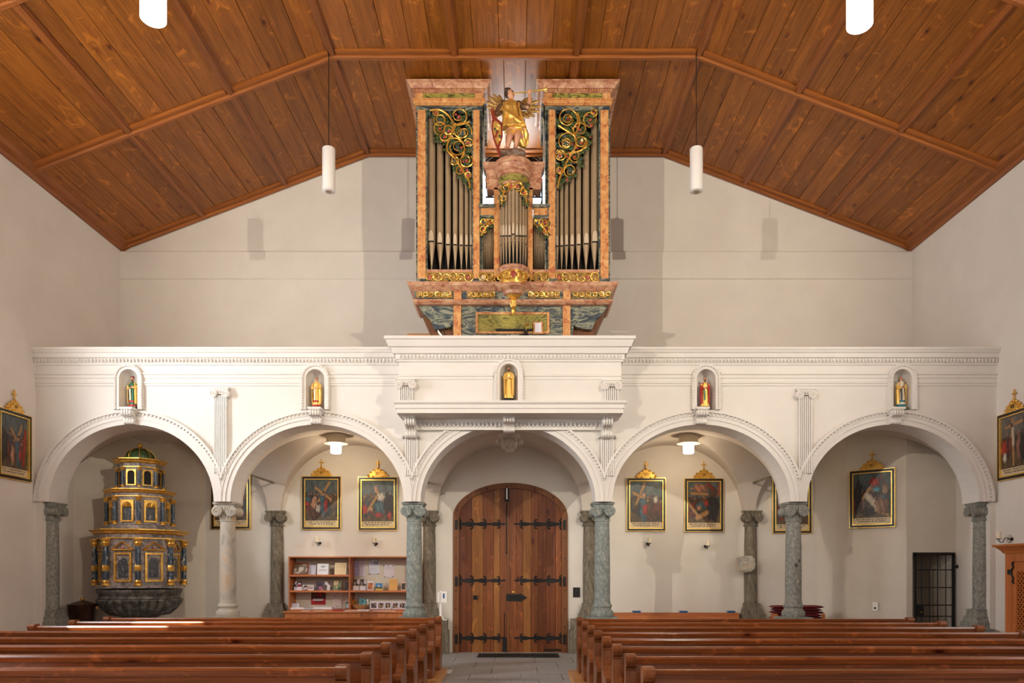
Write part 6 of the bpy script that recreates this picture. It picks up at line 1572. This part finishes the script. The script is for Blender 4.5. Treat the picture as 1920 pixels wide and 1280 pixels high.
# ================================================================== BACK BENCH, HYMN BOOKS, CUSHIONS, SANITISER, GALLERY CLUTTER
bb_ = thing('wall_bench', 'wooden wall bench backrest along the back wall right of the door', 'bench', (X(1266, 15.95), 15.95, 0))
bx0, bx1, bz_ = X(1146, 15.95), X(1385, 15.95), Z(1148.5, 15.95)
MB().box(bx0, bx1, 15.93, 15.97, .42, bz_).build('backrest', 'shelf', bb_, w=True)
MB().box(bx0, bx1, 15.92, 16.10, bz_-.03, bz_).build('top_ledge', 'shelf', bb_, w=True)
MB().box(bx0, bx1, 15.55, 15.95, .40, .44).build('seat', 'shelf', bb_, w=True)
for a in (bx0, (bx0+bx1)/2, bx1-.05): MB().box(a, a+.05, 15.58, 15.93, 0, .40).build('leg', 'shelf_v', bb_, w=True)
for px, lab in ((1193, 'blue hymn book on the wall bench ledge nearest the door'), (1281, 'blue hymn book on the middle of the wall bench ledge'), (1370, 'blue hymn book on the wall bench ledge nearest the half column')):
    t = thing('hymn_book', lab, 'book', (X(px, 16.0), 16.01, bz_), 0, 'blue hymn books')
    MB().box(-.085, .085, -.06, .06, 0, .006).box(-.085, .085, -.06, .06, .034, .04).box(-.085, .085, -.068, -.058, 0, .04).build('cover', 'bluebook', t)
    MB().box(-.08, .078, -.055, .055, .006, .034).build('pages', 'paper', t)
ch = thing('cushion_chest', 'low wooden chest holding red cushions behind the chipped grey column', 'chest', (X(1493, 15.0), 15.1, 0))
c0, c1 = X(1443, 15.0), X(1541, 15.0)
for a in (c0, c1-.05): MB().box(a, a+.05+(.06 if a == c0 else 0), 14.84, 14.90, 0, Z(1150, 14.9)).build('side_panel', 'shelf_v', ch, w=True)
MB().box(c0+.11, c1-.05, 14.9, 15.35, 0, .74).build('box', 'shelf', ch, w=True)
def cushion(x, y, z, w_, rz, label):
    mb = MB()
    mb.grid(lambda u, v: (w_*(u-.5), .38*(v-.5), .028+.028*(1-(2*u-1)**8)*(1-(2*v-1)**8)), 10, 8); mb.grid(lambda u, v: (w_*(.5-u), .38*(v-.5), .028-.026*(1-(2*u-1)**8)*(1-(2*v-1)**8)), 10, 8)
    o = mb.build('kneeling_cushion', 'red', None, True, loc=(x, y, z)); o.rotation_euler = (0, 0, rz)
    tag(o, label, 'cushion', 'dark red cushions stacked behind the chipped column')
lv_ = ['lowest', 'second', 'third', 'fourth', 'fifth', 'sixth', 'topmost']
for k in range(6):
    cushion(X(1470, 15.1)+.02*(-1)**k, 15.1, .74+.056*k, .50, .03*(-1)**k, f'dark red cushion, {lv_[k] if k < 5 else "topmost"} of the left stack behind the chipped column')
    cushion(X(1517, 15.1)+.018*(-1)**(k+1), 15.12, .74+.056*k, .46, .03*(-1)**(k+1), f'dark red cushion, {lv_[k] if k < 5 else "topmost"} of the right stack behind the chipped column')
sa = thing('sanitiser_stand', 'white hand sanitiser dispenser on a post beside the left pews', 'dispenser', (X(826, 13.12), 13.12, 0))
MB().box(-.2, .2, -.2, .2, 0, .012).box(-.02, .02, -.012, .012, 0, Z(1107, 13.12)).build('post', 'white', sa)
MB().box(.02, .125, -.07, .05, Z(1129, 13.12), Z(1108, 13.12)).box(-.05, -.02, -.03, .03, Z(1128, 13.12), Z(1110, 13.12)).build('dispenser', 'white', sa)
MB().box(.05, .078, -.073, -.07, Z(1121, 13.12), Z(1112, 13.12)).build('blue_label', 'bluebook', sa)
MB().prism([(.02, .97), (.03, .93), (.06, .905), (.11, .905), (.125, .92), (.12, .928), (.10, .918), (.065, .92), (.045, .94), (.035, .98)], 'y', -.05, .05).build('drip_tray', 'white', sa)
# gallery clutter
mst = thing('folding_chair', 'black folding chair with pale pad beside the organ case', 'chair', (X(829, 13.3), 13.35, 4.75))
q = lambda px, py: Vector((X(px, 13.35)-mst.location.x, 0, Z(py, 13.35)-4.75))
MB().tube([q(821, 617), q(829, 627), q(833, 640), q(834, 742-0)*0+Vector((.05, .1, 0))], .014, 6).tube([q(832, 621), q(836, 634), q(830, 642)]+[Vector((-.12, -.05, 0))], .014, 6).tube([Vector((.12, .25, 0)), q(819, 640), q(816, 632)], .014, 6).build('frame', 'iron', mst)
mb = MB(); a, b_ = q(821, 618), q(829, 628); mb.add([a+Vector((0, -.02, 0)), b_+Vector((0, -.02, 0)), b_+Vector((-.0, -.02, -.045)), a+Vector((0, -.02, -.045)), a+Vector((0, .2, .02)), b_+Vector((0, .2, .02)), b_+Vector((0, .2, -.03)), a+Vector((0, .2, -.03))], [(0,3,2,1),(4,5,6,7),(0,1,5,4),(1,2,6,5),(2,3,7,6),(3,0,4,7)]); mb.build('backrest', 'white', mst)
mb = MB(); a, b_ = q(818, 630), q(826, 640); mb.add([a+Vector((0, -.02, 0)), b_+Vector((0, -.02, 0)), b_+Vector((-.0, -.02, -.05)), a+Vector((0, -.02, -.05)), a+Vector((0, .3, .02)), b_+Vector((0, .3, .02)), b_+Vector((0, .3, -.03)), a+Vector((0, .3, -.03))], [(0,3,2,1),(4,5,6,7),(0,1,5,4),(1,2,6,5),(2,3,7,6),(3,0,4,7)]); mb.build('seat', 'iron', mst)
bn = thing('gallery_bench', 'pale wooden bench top on the gallery left of the organ', 'bench', (X(796, 14.6), 14.6, 4.75))
MB().box(X(765, 14.6), X(816, 14.6), 14.5, 14.75, Z(633, 14.6), Z(628, 14.6)).build('top', 'platform', bn, w=True)
for px in (770, 808): MB().box(X(px, 14.6), X(px, 14.6)+.05, 14.55, 14.7, 4.75, Z(633, 14.6)).build('leg', 'platform', bn, w=True)
for k in range(5):
    a, b_ = 1176+21*k, 1176+21*k+20
    o = MB().box(-(b_-a)*.00475, (b_-a)*.00475, -.06, .06, 0, .024).build('wooden_batten', 'platform', None, loc=(X((a+b_)/2, 13.4), 13.42, 5.711))
    tag(o, f'pale wooden batten on the parapet right of the balcony, {["first", "second", "third", "fourth", "fifth"][k]} from the organ', 'batten', 'pale battens on the parapet')
